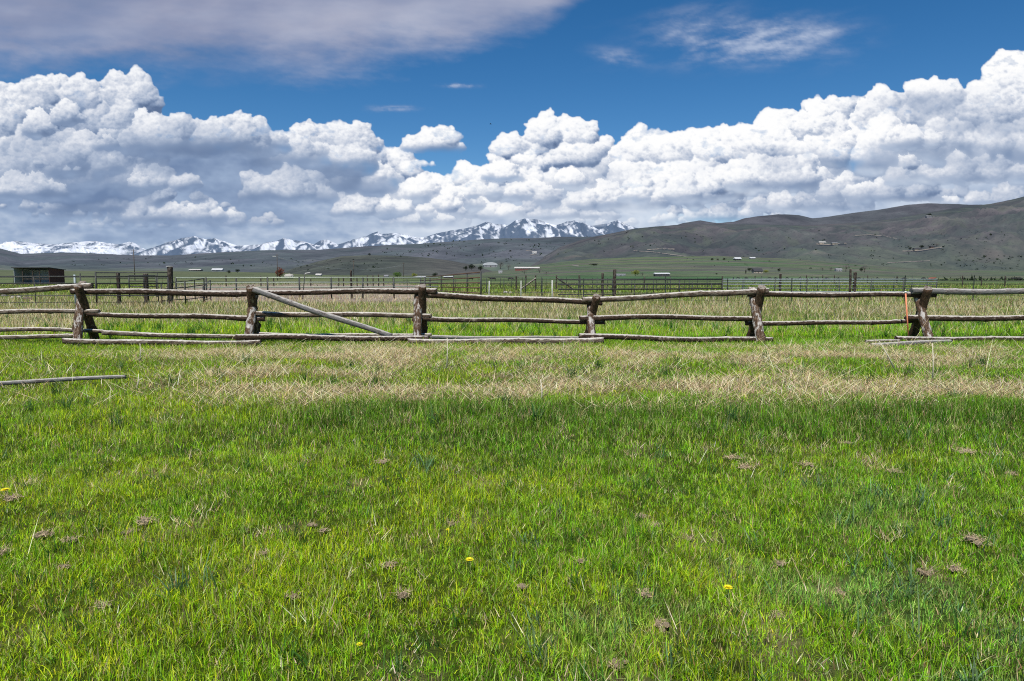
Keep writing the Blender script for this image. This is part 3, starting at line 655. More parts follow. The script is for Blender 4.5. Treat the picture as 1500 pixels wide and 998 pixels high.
# long arching dead stems
def stems(n, y0, y1, h0, w0, flat):
    x, y = scatter(y0, y1, n / ((y1 - y0) * (0.8 * (y0 + y1) + 1.2))); n = len(x)
    k = RNG.uniform(0, 1, n) < 0.12 + straw_amt(x, y); x, y = x[k], y[k]; n = len(x)
    c = vary(np.tile(S_B, (n, 1)), .18, n)
    DRY.add(blades(x, y, h0 * np.exp(RNG.normal(0, .3, n)), np.full(n, w0), np.clip(RNG.normal(flat, .12, n), .1, .985), c, 5, face=np.zeros(n) + 0.2, straight=True))
stems(480, 8.0, 15.5, 0.60, 0.0066, 0.95)
stems(420, 15.5, 26.0, 0.52, 0.0085, 0.68)
stems(160, 3.0, 8.5, 0.28, 0.0035, 0.8)
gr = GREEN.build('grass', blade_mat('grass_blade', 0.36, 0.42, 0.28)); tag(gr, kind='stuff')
dr = DRY.build('dry_grass', blade_mat('dry_blade', 0.25, 0.7, 0.2)); tag(dr, kind='stuff')
tag(gr, 'short green pasture grass with yellow-green and bluish stands', 'grass'); tag(dr, 'flattened pale dry grass along the log fence', 'dry grass')
print('BLADES', len(gr.data.polygons), len(dr.data.polygons))
# ------------------------------------------------------------------ timber
def wood_mat(name, bark, dark, bare, bark_amt, bleach_toplight):
    m, nt = mat(name); out = N(nt, 'ShaderNodeOutputMaterial'); b = N(nt, 'ShaderNodeBsdfPrincipled', Roughness=0.85); b.inputs['Specular IOR Level'].default_value = 0.2
    tc = N(nt, 'ShaderNodeTexCoord'); oi = N(nt, 'ShaderNodeObjectInfo')
    ad = N(nt, 'ShaderNodeVectorMath', operation='ADD'); L(nt, tc.outputs['Object'], ad.inputs[0])
    sc = N(nt, 'ShaderNodeVectorMath', operation='SCALE'); cx = N(nt, 'ShaderNodeCombineXYZ'); L(nt, oi.outputs['Random'], cx.inputs[2]); L(nt, oi.outputs['Random'], cx.inputs[0])
    L(nt, cx.outputs[0], sc.inputs[0]); sc.inputs['Scale'].default_value = 37.0; L(nt, sc.outputs[0], ad.inputs[1])
    def nz(scale, st, det=6.0, ro=0.6):
        mp = N(nt, 'ShaderNodeMapping'); mp.inputs['Scale'].default_value = (1, 1, st); L(nt, ad.outputs[0], mp.inputs[0])
        n = N(nt, 'ShaderNodeTexNoise', Scale=scale, Detail=det, Roughness=ro); L(nt, mp.outputs[0], n.inputs['Vector']); return n.outputs['Fac']
    grain = nz(55, 0.06); patch = nz(9.0, 0.45, 7.0, 0.7); flake = nz(28, 0.5, 5.0)
    bc = ramp(nt, [(0.3, dark), (0.55, bark), (0.75, tuple(x * 1.7 for x in bark))], flake)
    wc = ramp(nt, [(0.25, tuple(x * 0.45 for x in bare)), (0.5, bare), (0.8, tuple(min(.9, x * 1.3) for x in bare))], grain)
    pm = ramp(nt, [(0.5 - 0.03 + (0.5 - bark_amt) * 0.5, 1.0), (0.5 + 0.03 + (0.5 - bark_amt) * 0.5, 0.0)], patch)
    pm2 = N(nt, 'ShaderNodeMath', operation='SUBTRACT', use_clamp=True); pm2.inputs[0].default_value = 1.0; L(nt, pm.outputs[0], pm2.inputs[1])
    col = mixc(nt, pm2.outputs[0], wc.outputs[0], bc.outputs[0])
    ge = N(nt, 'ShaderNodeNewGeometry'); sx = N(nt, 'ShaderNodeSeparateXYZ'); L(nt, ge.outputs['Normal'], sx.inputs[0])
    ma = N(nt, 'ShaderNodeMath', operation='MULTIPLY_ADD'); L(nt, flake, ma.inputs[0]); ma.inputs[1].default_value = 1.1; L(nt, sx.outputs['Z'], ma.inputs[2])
    br = ramp(nt, [(0.0, 0.0), (0.52, 0.0), (0.68, float(bleach_toplight)), (1.0, float(bleach_toplight))]); 
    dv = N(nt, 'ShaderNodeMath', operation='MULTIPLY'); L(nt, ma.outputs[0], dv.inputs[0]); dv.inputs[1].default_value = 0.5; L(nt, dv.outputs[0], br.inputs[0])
    col = mixc(nt, br.outputs[0], col, (0.60, 0.56, 0.50))  # upward faces paler: bleached wood plus bright top light painted in
    L(nt, col, b.inputs['Base Color'])
    hh = N(nt, 'ShaderNodeMath', operation='ADD'); L(nt, patch, hh.inputs[0]); L(nt, flake, hh.inputs[1])
    bp = N(nt, 'ShaderNodeBump', Strength=0.8, Distance=0.02); L(nt, hh.outputs[0], bp.inputs['Height']); L(nt, bp.outputs[0], b.inputs['Normal']); L(nt, b.outputs[0], out.inputs[0])
    return m
W_BARK = wood_mat('peeling_bark', (0.055, 0.034, 0.023), (0.018, 0.012, 0.009), (0.20, 0.16, 0.125), 0.70, 0.8)
W_PALE = wood_mat('bleached_pole', (0.10, 0.07, 0.05), (0.03, 0.02, 0.015), (0.17, 0.14, 0.11), 0.52, 0.9)
W_GREY = wood_mat('silver_pole', (0.16, 0.14, 0.13), (0.06, 0.05, 0.05), (0.15, 0.145, 0.14), 0.40, 0.6)
W_DARK = wood_mat('dark_timber', (0.040, 0.030, 0.024), (0.014, 0.011, 0.010), (0.10, 0.085, 0.07), 0.55, 0.25)
W_LEG = wood_mat('leg_bark', (0.10, 0.060, 0.036), (0.030, 0.018, 0.012), (0.44, 0.41, 0.38), 0.58, 0.3)
W_LEGD = wood_mat('brown_leg_bark', (0.085, 0.050, 0.030), (0.028, 0.018, 0.012), (0.22, 0.17, 0.12), 0.72, 0.35)
def log_mesh(name, length, r0, r1, seed, bow=0.0, rough=0.10, nseg=None, sides=14, knots=6):
    rg = np.random.default_rng(seed); ns = nseg or max(8, int(length / 0.09))
    t = np.linspace(0, 1, ns + 1); a = np.linspace(0, 2 * np.pi, sides, endpoint=False)
    T, A_ = np.meshgrid(t, a, indexing='ij'); z = T * length
    rad = r0 + (r1 - r0) * T
    rad = rad * (1 + rough * fbm(np.cos(A_) * 1.3 + seed * 3.1, z * 3.0 + np.sin(A_) * 1.3, seed % 90, 4, 0.6) * 1.6)
    for _ in range(knots):
        kt, ka = rg.uniform(0.03, .97), rg.uniform(0, 2 * np.pi); da = np.angle(np.exp(1j * (A_ - ka)))
        rad = rad * (1 + 0.30 * np.exp(-((T - kt) * length / 0.05) ** 2 - (da / 0.45) ** 2))
    b = bow * 4 * t * (1 - t); p1, p2 = rg.uniform(0, 6, 2)
    ox = 0.015 * np.sin(z[:, 0] * 1.7 + p1) * min(1, length / 2) ; oy = b + 0.012 * np.sin(z[:, 0] * 2.1 + p2)
    V = np.stack([rad * np.cos(A_) + ox[:, None], rad * np.sin(A_) + oy[:, None], z + 0.01 * rg.normal(0, 1, z.shape) * ((T == 0) | (T == 1))], -1).reshape(-1, 3)
    i = np.arange((ns + 1) * sides).reshape(ns + 1, sides); j = np.roll(i, -1, 1)
    F = np.stack([i[:-1], j[:-1], j[1:], i[1:]], -1).reshape(-1, 4)
    nv = len(V); V = np.vstack([V, [[ox[0], oy[0], 0.0], [ox[-1], oy[-1], length]]])
    caps = np.concatenate([np.stack([np.full(sides, nv), j[0], i[0], i[0]], -1), np.stack([np.full(sides, nv + 1), i[-1], j[-1], j[-1]], -1)])
    me = np_mesh(name, V, F, True)
    bm = bmesh.new(); bm.from_mesh(me); bm.verts.ensure_lookup_table()
    for c in caps: bm.faces.new((bm.verts[int(c[0])], bm.verts[int(c[1])], bm.verts[int(c[2])]))
    bm.to_mesh(me); bm.free()
    return me
_seed = [100]
def log(name, p0, p1, r0, r1, m, parent=None, bow=0.0, **kw):
    """a round pole between two points; local Z along the pole, local Y upwards so that it can sag or arch"""
    _seed[0] += 1; p0, p1 = Vector(p0), Vector(p1); d = p1 - p0
    me = log_mesh(name, d.length, r0, r1, _seed[0], bow, **kw); o = link(name, me, m, None)
    z = d.normalized(); up = Vector((0, 0, 1)) if abs(z.z) < 0.95 else Vector((0, -1, 0))
    x = up.cross(z).normalized(); y = z.cross(x)
    M = Matrix((x, y, z)).transposed().to_4x4(); M.translation = p0
    if parent: o.parent = parent; o.matrix_parent_inverse = Matrix.Identity(4); M = Matrix.Translation(-parent.location) @ M
    o.matrix_basis = M
    return o

# ------------------------------------------------------------------ the log fence: crossed legs carrying three tiers of poles
def YF(px): return 15.55 + 0.9 * px / 1500
fence = empty('log_fence', (0, 16.0, 0)); tag(fence, 'weathered pole fence with bark-covered crossed legs standing in the dry grass', 'log fence')
def P(px, py, off): return at(px, py, YF(px) + off)
def leg(px0, py0, off0, px1, py1, off1, r, m, name):
    a = P(px0, py0, off0); a.z = -0.06; log(name, a, P(px1, py1, off1), r * 0.98, r * 0.86, m, fence, rough=0.16, knots=9)
# front leg (foot towards the camera) and rear leg (foot behind, head leaning forwards over the poles)
for fx, fx1, fy1, rx, rx1, ry1, r in [(-140, -134, 417, -116, -142, 418, .100), (111, 122, 415, 143, 113, 418, .098), (361, 373, 423, 377, 367, 421, .105), (612, 613, 420, 621, 618, 419, .102),
                                      (868, 863, 437, 860, 874, 433, .098), (1114, 1102, 423, 1099, 1116, 421, .112), (1364, 1341, 425, 1335, 1359, 422, .104), (1600, 1588, 423, 1572, 1594, 421, .10)]:
    leg(fx, 500, -0.50, fx1, fy1, 0.26, r, W_LEG, 'leg'); leg(rx, 500, 0.46, rx1, ry1, -0.24, r * 1.02, W_LEGD, 'leg')
def rail(px0, py0, px1, py1, rpx, off, m, bow=0.0, tp=0.85):
    a, b = P(px0, py0, off), P(px1, py1, off); r = rpx * 0.0146
    log('rail', a, b, r, r * tp, m, fence, bow)
# top poles rest in the crotch of the legs
rail(-160, 436, 135, 419.5, 5.2, 0.02, W_PALE); rail(372, 430.5, 104, 426.5, 5.0, -0.02, W_BARK, 0, .9)
rail(640, 426, 372, 429, 4.8, 0.04, W_BARK); rail(613, 432, 882, 443.5, 5.2, 0.05, W_BARK)
rail(853, 440, 1126, 426, 4.4, 0.02, W_PALE, 0, 1.1); rail(1095, 431.5, 1370, 432, 4.6, 0.06, W_BARK); rail(1334, 427, 1606, 427.5, 5.2, 0.00, W_GREY)
# middle poles behind the front legs
rail(-160, 464, 145, 455.5, 4.0, -0.04, W_PALE, 0.03); rail(388, 466.5, 128, 460.5, 4.3, 0.0, W_BARK); rail(376, 460, 632, 462.5, 4.4, -0.04, W_PALE); rail(604, 467, 886, 472, 4.1, -0.02, W_BARK)
rail(849, 466, 1112, 467.5, 4.6, -0.05, W_BARK, 0.03); rail(1092, 473, 1338, 470, 3.9, 0.0, W_BARK, -0.03); rail(1327, 466.5, 1606, 466, 5.0, -0.04, W_BARK)
# ground poles before and behind the legs
rail(-160, 489, 152, 485, 3.6, 0.10, W_PALE, 0.06); rail(-160, 494.5, 116, 493, 3.8, -0.22, W_PALE)
rail(92, 499, 382, 501.5, 4.3, -0.66, W_PALE, -0.03); rail(150, 488, 372, 495, 3.8, -0.10, W_PALE)
rail(345, 493.5, 628, 496.5, 4.6, -0.64, W_BARK); rail(378, 490, 632, 490.5, 3.8, -0.06, W_PALE, -0.03)
rail(598, 500, 884, 498.5, 4.3, -0.70, W_PALE, -0.02, 1.15); rail(630, 494.5, 872, 496, 3.3, -0.06, W_GREY)
rail(848, 492.5, 1132, 498, 4.7, -0.40, W_BARK, -0.02); rail(1312, 497, 1606, 497.5, 4.6, -0.62, W_BARK)
log('brace_pole', P(371, 425, -0.36), P(573, 493, -0.52), 0.064, 0.060, W_GREY, fence, rough=0.05, knots=3)
# loose poles on the ground
def ground_pole(px0, py0, px1, py1, r, label, m, lift=0.0):
    a, b = gnd(px0, py0), gnd(px1, py1); a.z += r * 0.8 + lift; b.z += r * 0.6 + lift
    o = log('fallen_pole', a, b, r, r * 0.85, m, None); tag(o, label, 'pole'); return o
ground_pole(-120, 577, 186, 565, 0.031, 'thin grey pole lying alone in the green grass in front of the fence', W_GREY, 0.05)
ground_pole(1276, 509, 1392, 503.5, 0.058, 'short grey pole end lying on the grass before the last crossed legs', W_GREY)
ground_pole(1268, 504.5, 1318, 502.5, 0.040, 'stub of thin pole half buried in dry grass left of the last legs', W_PALE)
# orange marker rod
M_OR = simple_mat('faded_orange', (0.80, 0.26, 0.13), 0.5, 0.12); M_WH = simple_mat('white_plastic', (0.75, 0.74, 0.72), 0.45, 0.08)
YR = YF(1327) - 0.34; rb = at(1331, 500, YR); rb.z = 0.0
rod = empty('marker_rod', rb); tag(rod, 'thin faded orange marker rod with white tip leaning on the fence', 'marker rod')
tp_ = at(1326.5, 429, YR) - rb
MB().tube([(0, 0, 0), tp_], 0.017, 8).build('shaft', M_OR, rod)
MB().tube([tp_, tp_ * 1.03], [0.026, 0.024], 8).build('cap', M_WH, rod)

# ------------------------------------------------------------------ steel fences and the corral
M_DKP = simple_mat('dark_pipe', (0.045, 0.048, 0.046), 0.55, 0.35, 6, 0.3); M_LTP = simple_mat('weathered_green_pipe', (0.30, 0.34, 0.27), 0.5, 0.2, 6, 0.2)
M_GAL = simple_mat('galvanised_pipe', (0.30, 0.35, 0.37), 0.6, 0.2, 6, 0.0); M_WIRE = simple_mat('wire', (0.07, 0.07, 0.068), 0.5, 0.2, 6, 0.5); M_RUST = simple_mat('rusty_pipe', (0.10, 0.055, 0.035), 0.7, 0.35, 9)
M_TP = simple_mat('t_post_green', (0.035, 0.045, 0.035), 0.6, 0.3, 9); M_PALEP = simple_mat('pale_post', (0.50, 0.50, 0.47), 0.6, 0.15, 9)
def line_at(A, B, px):
    """point of the ground line A-B that stands in picture column px"""
    k = (px - 750) / FOC / 1.0035; dx, dy = B[0] - A[0], B[1] - A[1]
    t = (k * A[1] - A[0]) / (dx - k * dy); return Vector((A[0] + dx * t, A[1] + dy * t, 0))
def pxl(px, Y): return (colX(px, Y), Y)
def run(name, label, cat, A, B, rails, posts, m_rail, m_post, group=None):
    """rails: (height, radius); posts: (px, top height, radius or 'wood'/'tee', material)"""
    A3 = Vector((A[0], A[1], 0)); B3 = Vector((B[0], B[1], 0))
    o = empty(name, A3); tag(o, label, cat, group)
    up = Vector((0, 0, 1))
    for k, (z, r) in enumerate(rails):
        nm = 'wire' if r < 0.012 else 'rail'; n = 8 if nm == 'wire' else 2
        pts = [(B3 - A3) * (i / n) + up * (z + random.uniform(-.012, .012)) for i in range(n + 1)]
        MB().tube(pts, r, 8).build(nm, m_rail, o)
    for q in posts:
        px, top, r = q[:3]; m = q[3] if len(q) > 3 else m_post; p = line_at(A, B, px) - A3
        lean = Vector((random.uniform(-.02, .02), random.uniform(-.02, .02), 0)) * top
        if r == 'wood':
            rw = q[4]; log('post', A3 + p + Vector((0, .06, -.1)), A3 + p + Vector((0, .06, top)) + lean, rw, rw * .92, m, o, rough=0.06, knots=3, sides=10)
        elif r == 'tee':
            b = MB(); b.box(p + Vector((0, 0.02, top / 2 - .05)), (0.062, 0.010, top + .1)); b.box(p + Vector((0, 0.042, top / 2 - .05)), (0.008, 0.036, top + .1)); b.build('post', m, o)
        else: MB().tube([p - up * .1, p + up * top + lean], r, 8).build('post', m, o)
    return o
# left: dark pipe fence in front of the shed
run('pipe_fence', 'dark steel pipe fence with four rails crossing before the open shed', 'pipe fence', pxl(-220, 33), pxl(246, 34.5),
    [(1.53, .032), (1.19, .030), (0.58, .020), (0.26, .018)], [(-60, 1.62, .03), (51, 1.5, .02), (109, 1.62, .045, M_GAL), (118, 1.68, .03), (140, 1.76, .032), (246, 1.5, .03)], M_DKP, M_DKP)
# tall panel on wooden posts
run('corral_fence', 'tall dark corral panel hung between three old wooden posts', 'corral fence', pxl(141, 36.6), pxl(250, 37),
    [(1.74, .028), (1.44, .024), (1.14, .024), (0.84, .024), (0.52, .024)], [(141, 1.78, .03), (172.5, 1.72, 'wood', W_DARK, .10), (213, 1.68, 'wood', W_DARK, .135), (231, 1.72, .024), (248, 2.06, 'wood', W_DARK, .155)], M_DKP, M_DKP)
MB().tube([(0, 0, 0), (0, 0, .03)], [.17, .15], 10).build('post_cap', M_PALEP, bpy.data.objects['corral_fence']).location = line_at(pxl(141, 36.6), pxl(250, 37), 248) - bpy.data.objects['corral_fence'].location + Vector((0, .06, 2.06))
def panel(name, label, cat, px0, px1, Y0, Y1, ztop0, ztop1, zb0, zb1, n, m, ups=(), group=None, r=0.024, mup=None):
    a = Vector((colX(px0, Y0), Y0, 0)); b = Vector((colX(px1, Y1), Y1, 0)) - a
    o = empty(name, a); tag(o, label, cat, group)
    for k in range(n):
        f = k / (n - 1); MB().tube([Vector((0, 0, zb0 + (ztop0 - zb0) * f)), b + Vector((0, 0, zb1 + (ztop1 - zb1) * f))], r, 8).build('rail', m, o)
    for f in (0, 1) + tuple(ups):
        p = b * f; zt = ztop0 + (ztop1 - ztop0) * f; zb = zb0 + (zb1 - zb0) * f
        MB().tube([p + Vector((0, 0, zb - (.25 if f in (0, 1) else 0))), p + Vector((0, 0, zt + .02))], r * (1.35 if f in (0, 1) else 1.0), 8).build('upright', mup or m, o)
    return o
panel('steel_gate', 'dark gate leaning between the wooden posts', 'gate', 189, 229, 35.4, 36.2, 1.58, 1.57, 0.72, 0.70, 4, M_DKP, (.55,))
panel('steel_gate', 'loose sagging gate leaning right of the tallest wooden post', 'gate', 236, 271, 36.0, 37.5, 1.16, 1.28, 0.25, 0.30, 4, M_DKP)
panel('steel_gate', 'loose tilted gate propped against the long corral rails', 'gate', 270.5, 299, 37.2, 38.6, 1.26, 1.41, 0.28, 0.36, 4, M_DKP, (.5,))
panel('steel_gate', 'short low gate end beside the long corral rails', 'gate', 297, 308, 38.2, 40.5, 0.95, 1.30, 0.20, 0.25, 3, M_DKP)
# long corral fence in front of the bare dirt
run('corral_fence', 'long pale green pipe corral with four rails fronting the bare dirt pen', 'corral fence', pxl(258, 45), pxl(642, 48.5),
    [(1.45, .050), (1.13, .044), (0.82, .044), (0.42, .036)], [(q, 1.5, .058) for q in (258, 302, 346, 391.5, 438.5, 485, 531, 577, 622)] + [(514.5, 1.98, 'wood', W_DARK, .075)], M_LTP, M_DKP)
bp_ = empty('bent_pipe', Vector((colX(444, 46), 46, 0))); tag(bp_, 'leaning pipe with a bent-over top by the long corral', 'pipe')
MB().tube([(0, -.2, -.05), (0.10, -.2, .9), (0.19, -.2, 1.66)], .03, 8).build('stem', M_DKP, bp_); MB().tube([(0.19, -.2, 1.66), (0.24, -.2, 1.74), (0.56, -.2, 1.80)], .032, 8).build('arm', M_PALEP, bp_)
# perspective panels running away to the left of the gate post
panel('corral_fence', 'dark steel panel fence slanting away beyond the middle of the log fence', 'corral fence', 704.5, 616, 39, 57, 1.78, 1.46, 0.28, 0.2, 6, M_RUST, (.17, .36, .57, .79), None, .034, M_DKP)
# cross fence of wire on steel posts, behind the whole right half
tee = [(q, 1.46 + random.uniform(-.05, .1), 'tee') for q in (794, 855, 975, 1066, 1160)]
run('wire_fence', 'wire fence on thin steel posts running across behind the right half of the log fence', 'wire fence', pxl(706, 38.6), pxl(1620, 41),
    [(1.55, .009), (1.30, .009), (1.06, .009), (0.84, .009), (0.62, .009), (0.40, .009), (0.16, .009)],
    tee + [(716, 1.28, .028, M_PALEP), (763, 1.30, .024, M_PALEP), (809, 1.32, .035, M_PALEP), (1245.5, 1.98, 'wood', W_DARK, .07), (1326, 1.60, 'tee'), (1427, 1.62, 'tee'), (1535, 1.6, 'tee')], M_WIRE, M_TP)
# dark rails and wooden posts in the middle right
run('corral_fence', 'dark pipe corral with a tall pair of wooden posts right of the middle legs', 'corral fence', pxl(818, 44), pxl(1058, 46.5),
    [(1.33, .038), (1.03, .044), (0.72, .048), (0.38, .036)], [(848, 1.4, .03), (882.5, 1.78, 'wood', W_DARK, .085), (900.5, 2.02, 'wood', W_DARK, .115), (930, 1.1, .03), (948, 1.1, .035), (995, 1.35, .045), (1014, 1.2, .03), (1042, 1.1, .03)], M_DKP, M_DKP)
# galvanised corral at the right
run('corral_fence', 'pale galvanised pipe corral behind the two right-hand crossed legs', 'corral fence', pxl(1058, 46.5), pxl(1373, 46),
    [(1.34, .036), (1.20, .026), (1.00, .028), (0.74, .028), (0.52, .028), (0.30, .028)], [(q, 1.38, .035) for q in (1058, 1088, 1135, 1182, 1230, 1276, 1323, 1372)] + [(1144, 1.74, 'wood', W_DARK, .085), (1252.5, 1.84, 'wood', W_DARK, .115)], M_GAL, M_DKP)
# farther pasture fences
for lab, a, b, q0, q1, st_, zz in (('thin dark pasture fence between the corral and the far green field', (700, 60), (1390, 64), 712, 1380, 27, (1.30, .95, .62)), ('low dark pen fence beyond the slanting panel fence', (590, 88), (760, 84), 600, 756, 17, (1.45, 1.05, .65)), ('thin dark fence behind the open shed and tall panel', (-40, 150), (300, 140), -30, 296, 24, (1.4, .9))):
    run('wire_fence', lab, 'wire fence', pxl(*a), pxl(*b), [(z, .018) for z in zz], [(q + random.uniform(-4, 4), random.uniform(1.3, 1.65), .035) for q in range(q0, q1, st_)], M_WIRE, M_TP)
run('wire_fence', 'far pasture fence with short dark wooden posts and two diagonal braces', 'wire fence', pxl(742, 74), pxl(1066, 82),
    [(1.3, .02), (0.95, .02), (0.6, .02)], [(q, t, 'wood', W_DARK, .085) for q, t in ((756, 1.6), (770, 1.7), (785, 1.72), (815, 1.72), (848, 1.75), (944, 1.5), (1058, 1.62))] + [(q, random.uniform(1.2, 1.5), 'tee') for q in (765, 800, 830, 868, 890, 915, 930, 962, 978, 1003, 1022, 1040)], M_WIRE, M_TP)
fw = bpy.data.objects['wire_fence.004']; fA, fB = pxl(742, 74), pxl(1066, 82)
for p0, z0, p1, z1, m in ((785, 1.35, 763, .2, W_PALE), (815.5, 1.4, 839, .2, W_DARK)):
    a = line_at(fA, fB, p0); b = line_at(fA, fB, p1); a.z = z0; b.z = z1; log('brace', a, b, .085, .08, m, fw, sides=8, knots=1)
run('wire_fence', 'distant post fence beyond the dirt pen at the left', 'wire fence', pxl(300, 108), pxl(600, 112), [(1.3, .026), (0.8, .026)],
    [(q, t, 'wood', W_DARK, .10) for q, t in ((331, 1.75), (382, 1.7), (401, 1.3), (455, 1.2), (496, 1.5), (503, 1.5), (523, 1.5), (538.5, 1.8), (546.5, 1.8), (554.5, 1.95), (562, 1.6), (576, 1.4))], M_WIRE, M_TP)
run('wire_fence', 'distant pasture fence at the far right with slim wooden posts', 'wire fence', pxl(1390, 104), pxl(1640, 92), [(1.3, .02), (0.9, .02), (0.5, .02)],
    [(q, t, 'wood', W_DARK, .085) for q, t in ((1410.5, 1.75), (1438, 1.1), (1472.5, 1.72), (1540, 1.7))], M_WIRE, M_TP)
run('wire_fence', 'distant fence posts in the green field above the galvanised corral', 'wire fence', pxl(1100, 150), pxl(1330, 150), [(1.2, .03), (0.7, .03)],
    [(q, t, 'wood', W_DARK, .11) for q, t in ((1106, 1.8), (1181, 1.9), (1205, 1.9), (1222, 1.9), (1271, 1.9), (1314, 1.7))], M_WIRE, M_TP)
# ------------------------------------------------------------------ the open shed
M_SHD = simple_mat('grey_boards', (0.34, 0.36, 0.41), 0.85, 0.25, 3, stretch=(6, 6, .6)); M_SHR = simple_mat('red_boards', (0.085, 0.032, 0.028), 0.85, 0.3, 3, stretch=(6, 6, .6)); M_ROOFD = simple_mat('dark_roof', (0.045, 0.045, 0.05), 0.6, 0.25, 2)
sh = empty('loafing_shed', (colX(47, 126), 126, 0), R(-4)); tag(sh, 'open-fronted grey loafing shed with dark red end wall behind the pipe fence', 'shed')
MB().box((0, 3.9, 1.42), (6.7, .08, 2.84)).build('back_wall', M_SHD, sh)
MB().prism([Vector((3.35, 0, 0)), Vector((3.35, 3.86, 0)), Vector((3.35, 3.86, 2.78)), Vector((3.35, 0, 3.12))], Vector((.07, 0, 0))).build('side_wall', M_SHR, sh)
MB().prism([Vector((-3.42, 0, 0)), Vector((-3.42, 3.86, 0)), Vector((-3.42, 3.86, 2.78)), Vector((-3.42, 0, 3.12))], Vector((.07, 0, 0))).build('side_wall', M_SHD, sh)
MB().prism([Vector((-3.6, -.35, 3.17)), Vector((-3.6, 4.15, 2.80)), Vector((-3.6, 4.15, 2.90)), Vector((-3.6, -.35, 3.30))], Vector((7.2, 0, 0))).build('roof', M_ROOFD, sh)
for x in (-1.75, 0.2, 1.55): MB().box((x, .05, 1.55), (.14, .14, 3.1)).build('post', W_DARK, sh)
MB().box((0.8, .0, 1.15), (5.0, .06, .16)).build('rail', W_DARK, sh)

# ------------------------------------------------------------------ utility poles and their line
M_POLE = simple_mat('pole_timber', (0.075, 0.058, 0.045), 0.85, 0.25, 2)
poles = []
for px, ty, Y, lab in ((198, 366, 255, 'tall bare utility pole right of the open shed'), (407, 372.5, 290, 'utility pole beside the reddish bush'), (518.5, 382, 360, 'utility pole carrying the wire above the dirt pen'), (591.5, 385, 430, 'farthest utility pole near the round green tree')):
    h = zat(ty, Y); o = empty('utility_pole', (colX(px, Y), Y, 0)); tag(o, lab, 'utility pole', 'utility poles across the valley floor'); poles.append((o, h))
    MB().tube([(0, 0, -.3), (0, 0, h)], [.17, .11], 8).build('shaft', M_POLE, o)
    MB().box((0, -.12, h - .55), (1.5, .12, .14)).build('crossarm', M_POLE, o)
    if px == 407: MB().box((-1.1, -.1, h - 1.0), (1.5, .25, .22)).build('lamp_arm', M_PALEP, o)
M_PWIRE = simple_mat('line_wire', (0.35, 0.36, 0.36), 0.4, 0.1)
pw = empty('power_line', (0, 0, 0)); tag(pw, 'pale sagging overhead wire strung between the far utility poles', 'overhead wire')
for i in ((1, 2), (2, 3)):
    (a, ha), (b, hb) = poles[i[0]], poles[i[1]]; A_ = a.location + Vector((0, 0, ha - 1.2 - (3.2 if i[0] == 2 else 0.2))); B_ = b.location + Vector((0, 0, hb - (4.6 if i[1] == 2 else 1.2)))
    MB().tube([A_.lerp(B_, t) - Vector((0, 0, 5.0 * t * (1 - t))) for t in [k / 12 for k in range(13)]], .075, 5).build('wire', M_PWIRE, pw)

# ------------------------------------------------------------------ far buildings
def bmat(n, c, v=.12): return simple_mat(n, c, 0.8, v, .8)
WALLS = {'white': bmat('white_wall', (.46, .46, .45)), 'grey': bmat('grey_wall', (.24, .24, .25)), 'dark': bmat('dark_wall', (.06, .06, .065)), 'brown': bmat('brown_wall', (.15, .10, .075)), 'red': bmat('red_wall', (.20, .07, .06)), 'tan': bmat('tan_wall', (.40, .34, .27))}
ROOFS = {'white': bmat('white_roof', (.46, .47, .48), .15), 'grey': bmat('grey_roof', (.20, .20, .21)), 'dark': bmat('dark_far_roof', (.04, .04, .045)), 'red': bmat('red_roof', (.22, .09, .07)), 'pale': bmat('pale_roof', (.50, .48, .45))}
M_PANE = simple_mat('far_pane', (.03, .04, .05), 0.15, .1, 1, spec=.8); M_DOORF = bmat('far_door', (.09, .07, .06))
def house(name, label, cat, px, py, wpx, hpx, wall, roof, rz=0.0, roof_f=0.45, arch=False, dep=.6, group=None, wins=3):
    p = hit(px, py); s = p.y / FOC; w, h = wpx * s, hpx * s; d = w * dep; hw = h * (1 - roof_f)
    o = empty(name, p - Vector((0, 0, h * .06)), rz); tag(o, label, cat, group)
    MB().box((0, 0, hw / 2 - h * .1), (w, d, hw + h * .2)).build('wall', WALLS[wall], o)
    if arch:
        n = 10; prof = [Vector((-w * .53 * math.cos(math.pi * k / n), -d * .52, hw + h * roof_f * math.sin(math.pi * k / n))) for k in range(n + 1)]
        MB().prism(prof, Vector((0, d * 1.04, 0))).build('roof', ROOFS[roof], o)
    else:
        MB().prism([Vector((-w * .54, -d * .60, hw)), Vector((-w * .54, 0, h)), Vector((-w * .54, d * .60, hw)), Vector((-w * .54, d * .60, hw - h * .05)), Vector((-w * .54, -d * .60, hw - h * .05))], Vector((w * 1.08, 0, 0))).build('roof', ROOFS[roof], o)
    for k in range(wins):
        x = (-.36 + .72 * k / max(1, wins - 1)) * w
        if k == wins // 2: MB().box((x, -d / 2 - .03, hw * .36), (w * .08, .08, hw * .72)).build('door', M_DOORF, o)
        else: MB().box((x, -d / 2 - .03, hw * .55), (w * .09, .08, hw * .35)).build('window', M_PANE, o)
    return o
house('barn', 'long low barn with bright white metal roof at the foot of the left hills', 'barn', 319, 397.2, 14, 4.2, 'grey', 'white', .1, .6)
house('barn', 'long dull brown livestock shed left of the white-roofed barn', 'barn', 287, 396.8, 16, 2.6, 'brown', 'pale', 0, .5)
house('riding_arena', 'large white arch-roofed riding arena on the hillside above the gate panels', 'arena', 718, 391, 19, 7.0, 'grey', 'white', .15, .62, True, .8)
house('house', 'small white house below the arch-roofed arena', 'house', 733, 400.4, 5.5, 4.0, 'white', 'grey')
house('barn', 'long red-walled ranch barn with pale roof right of the arena', 'barn', 772, 395.5, 34, 4.6, 'red', 'pale', -.05, .4, dep=.3, wins=6)
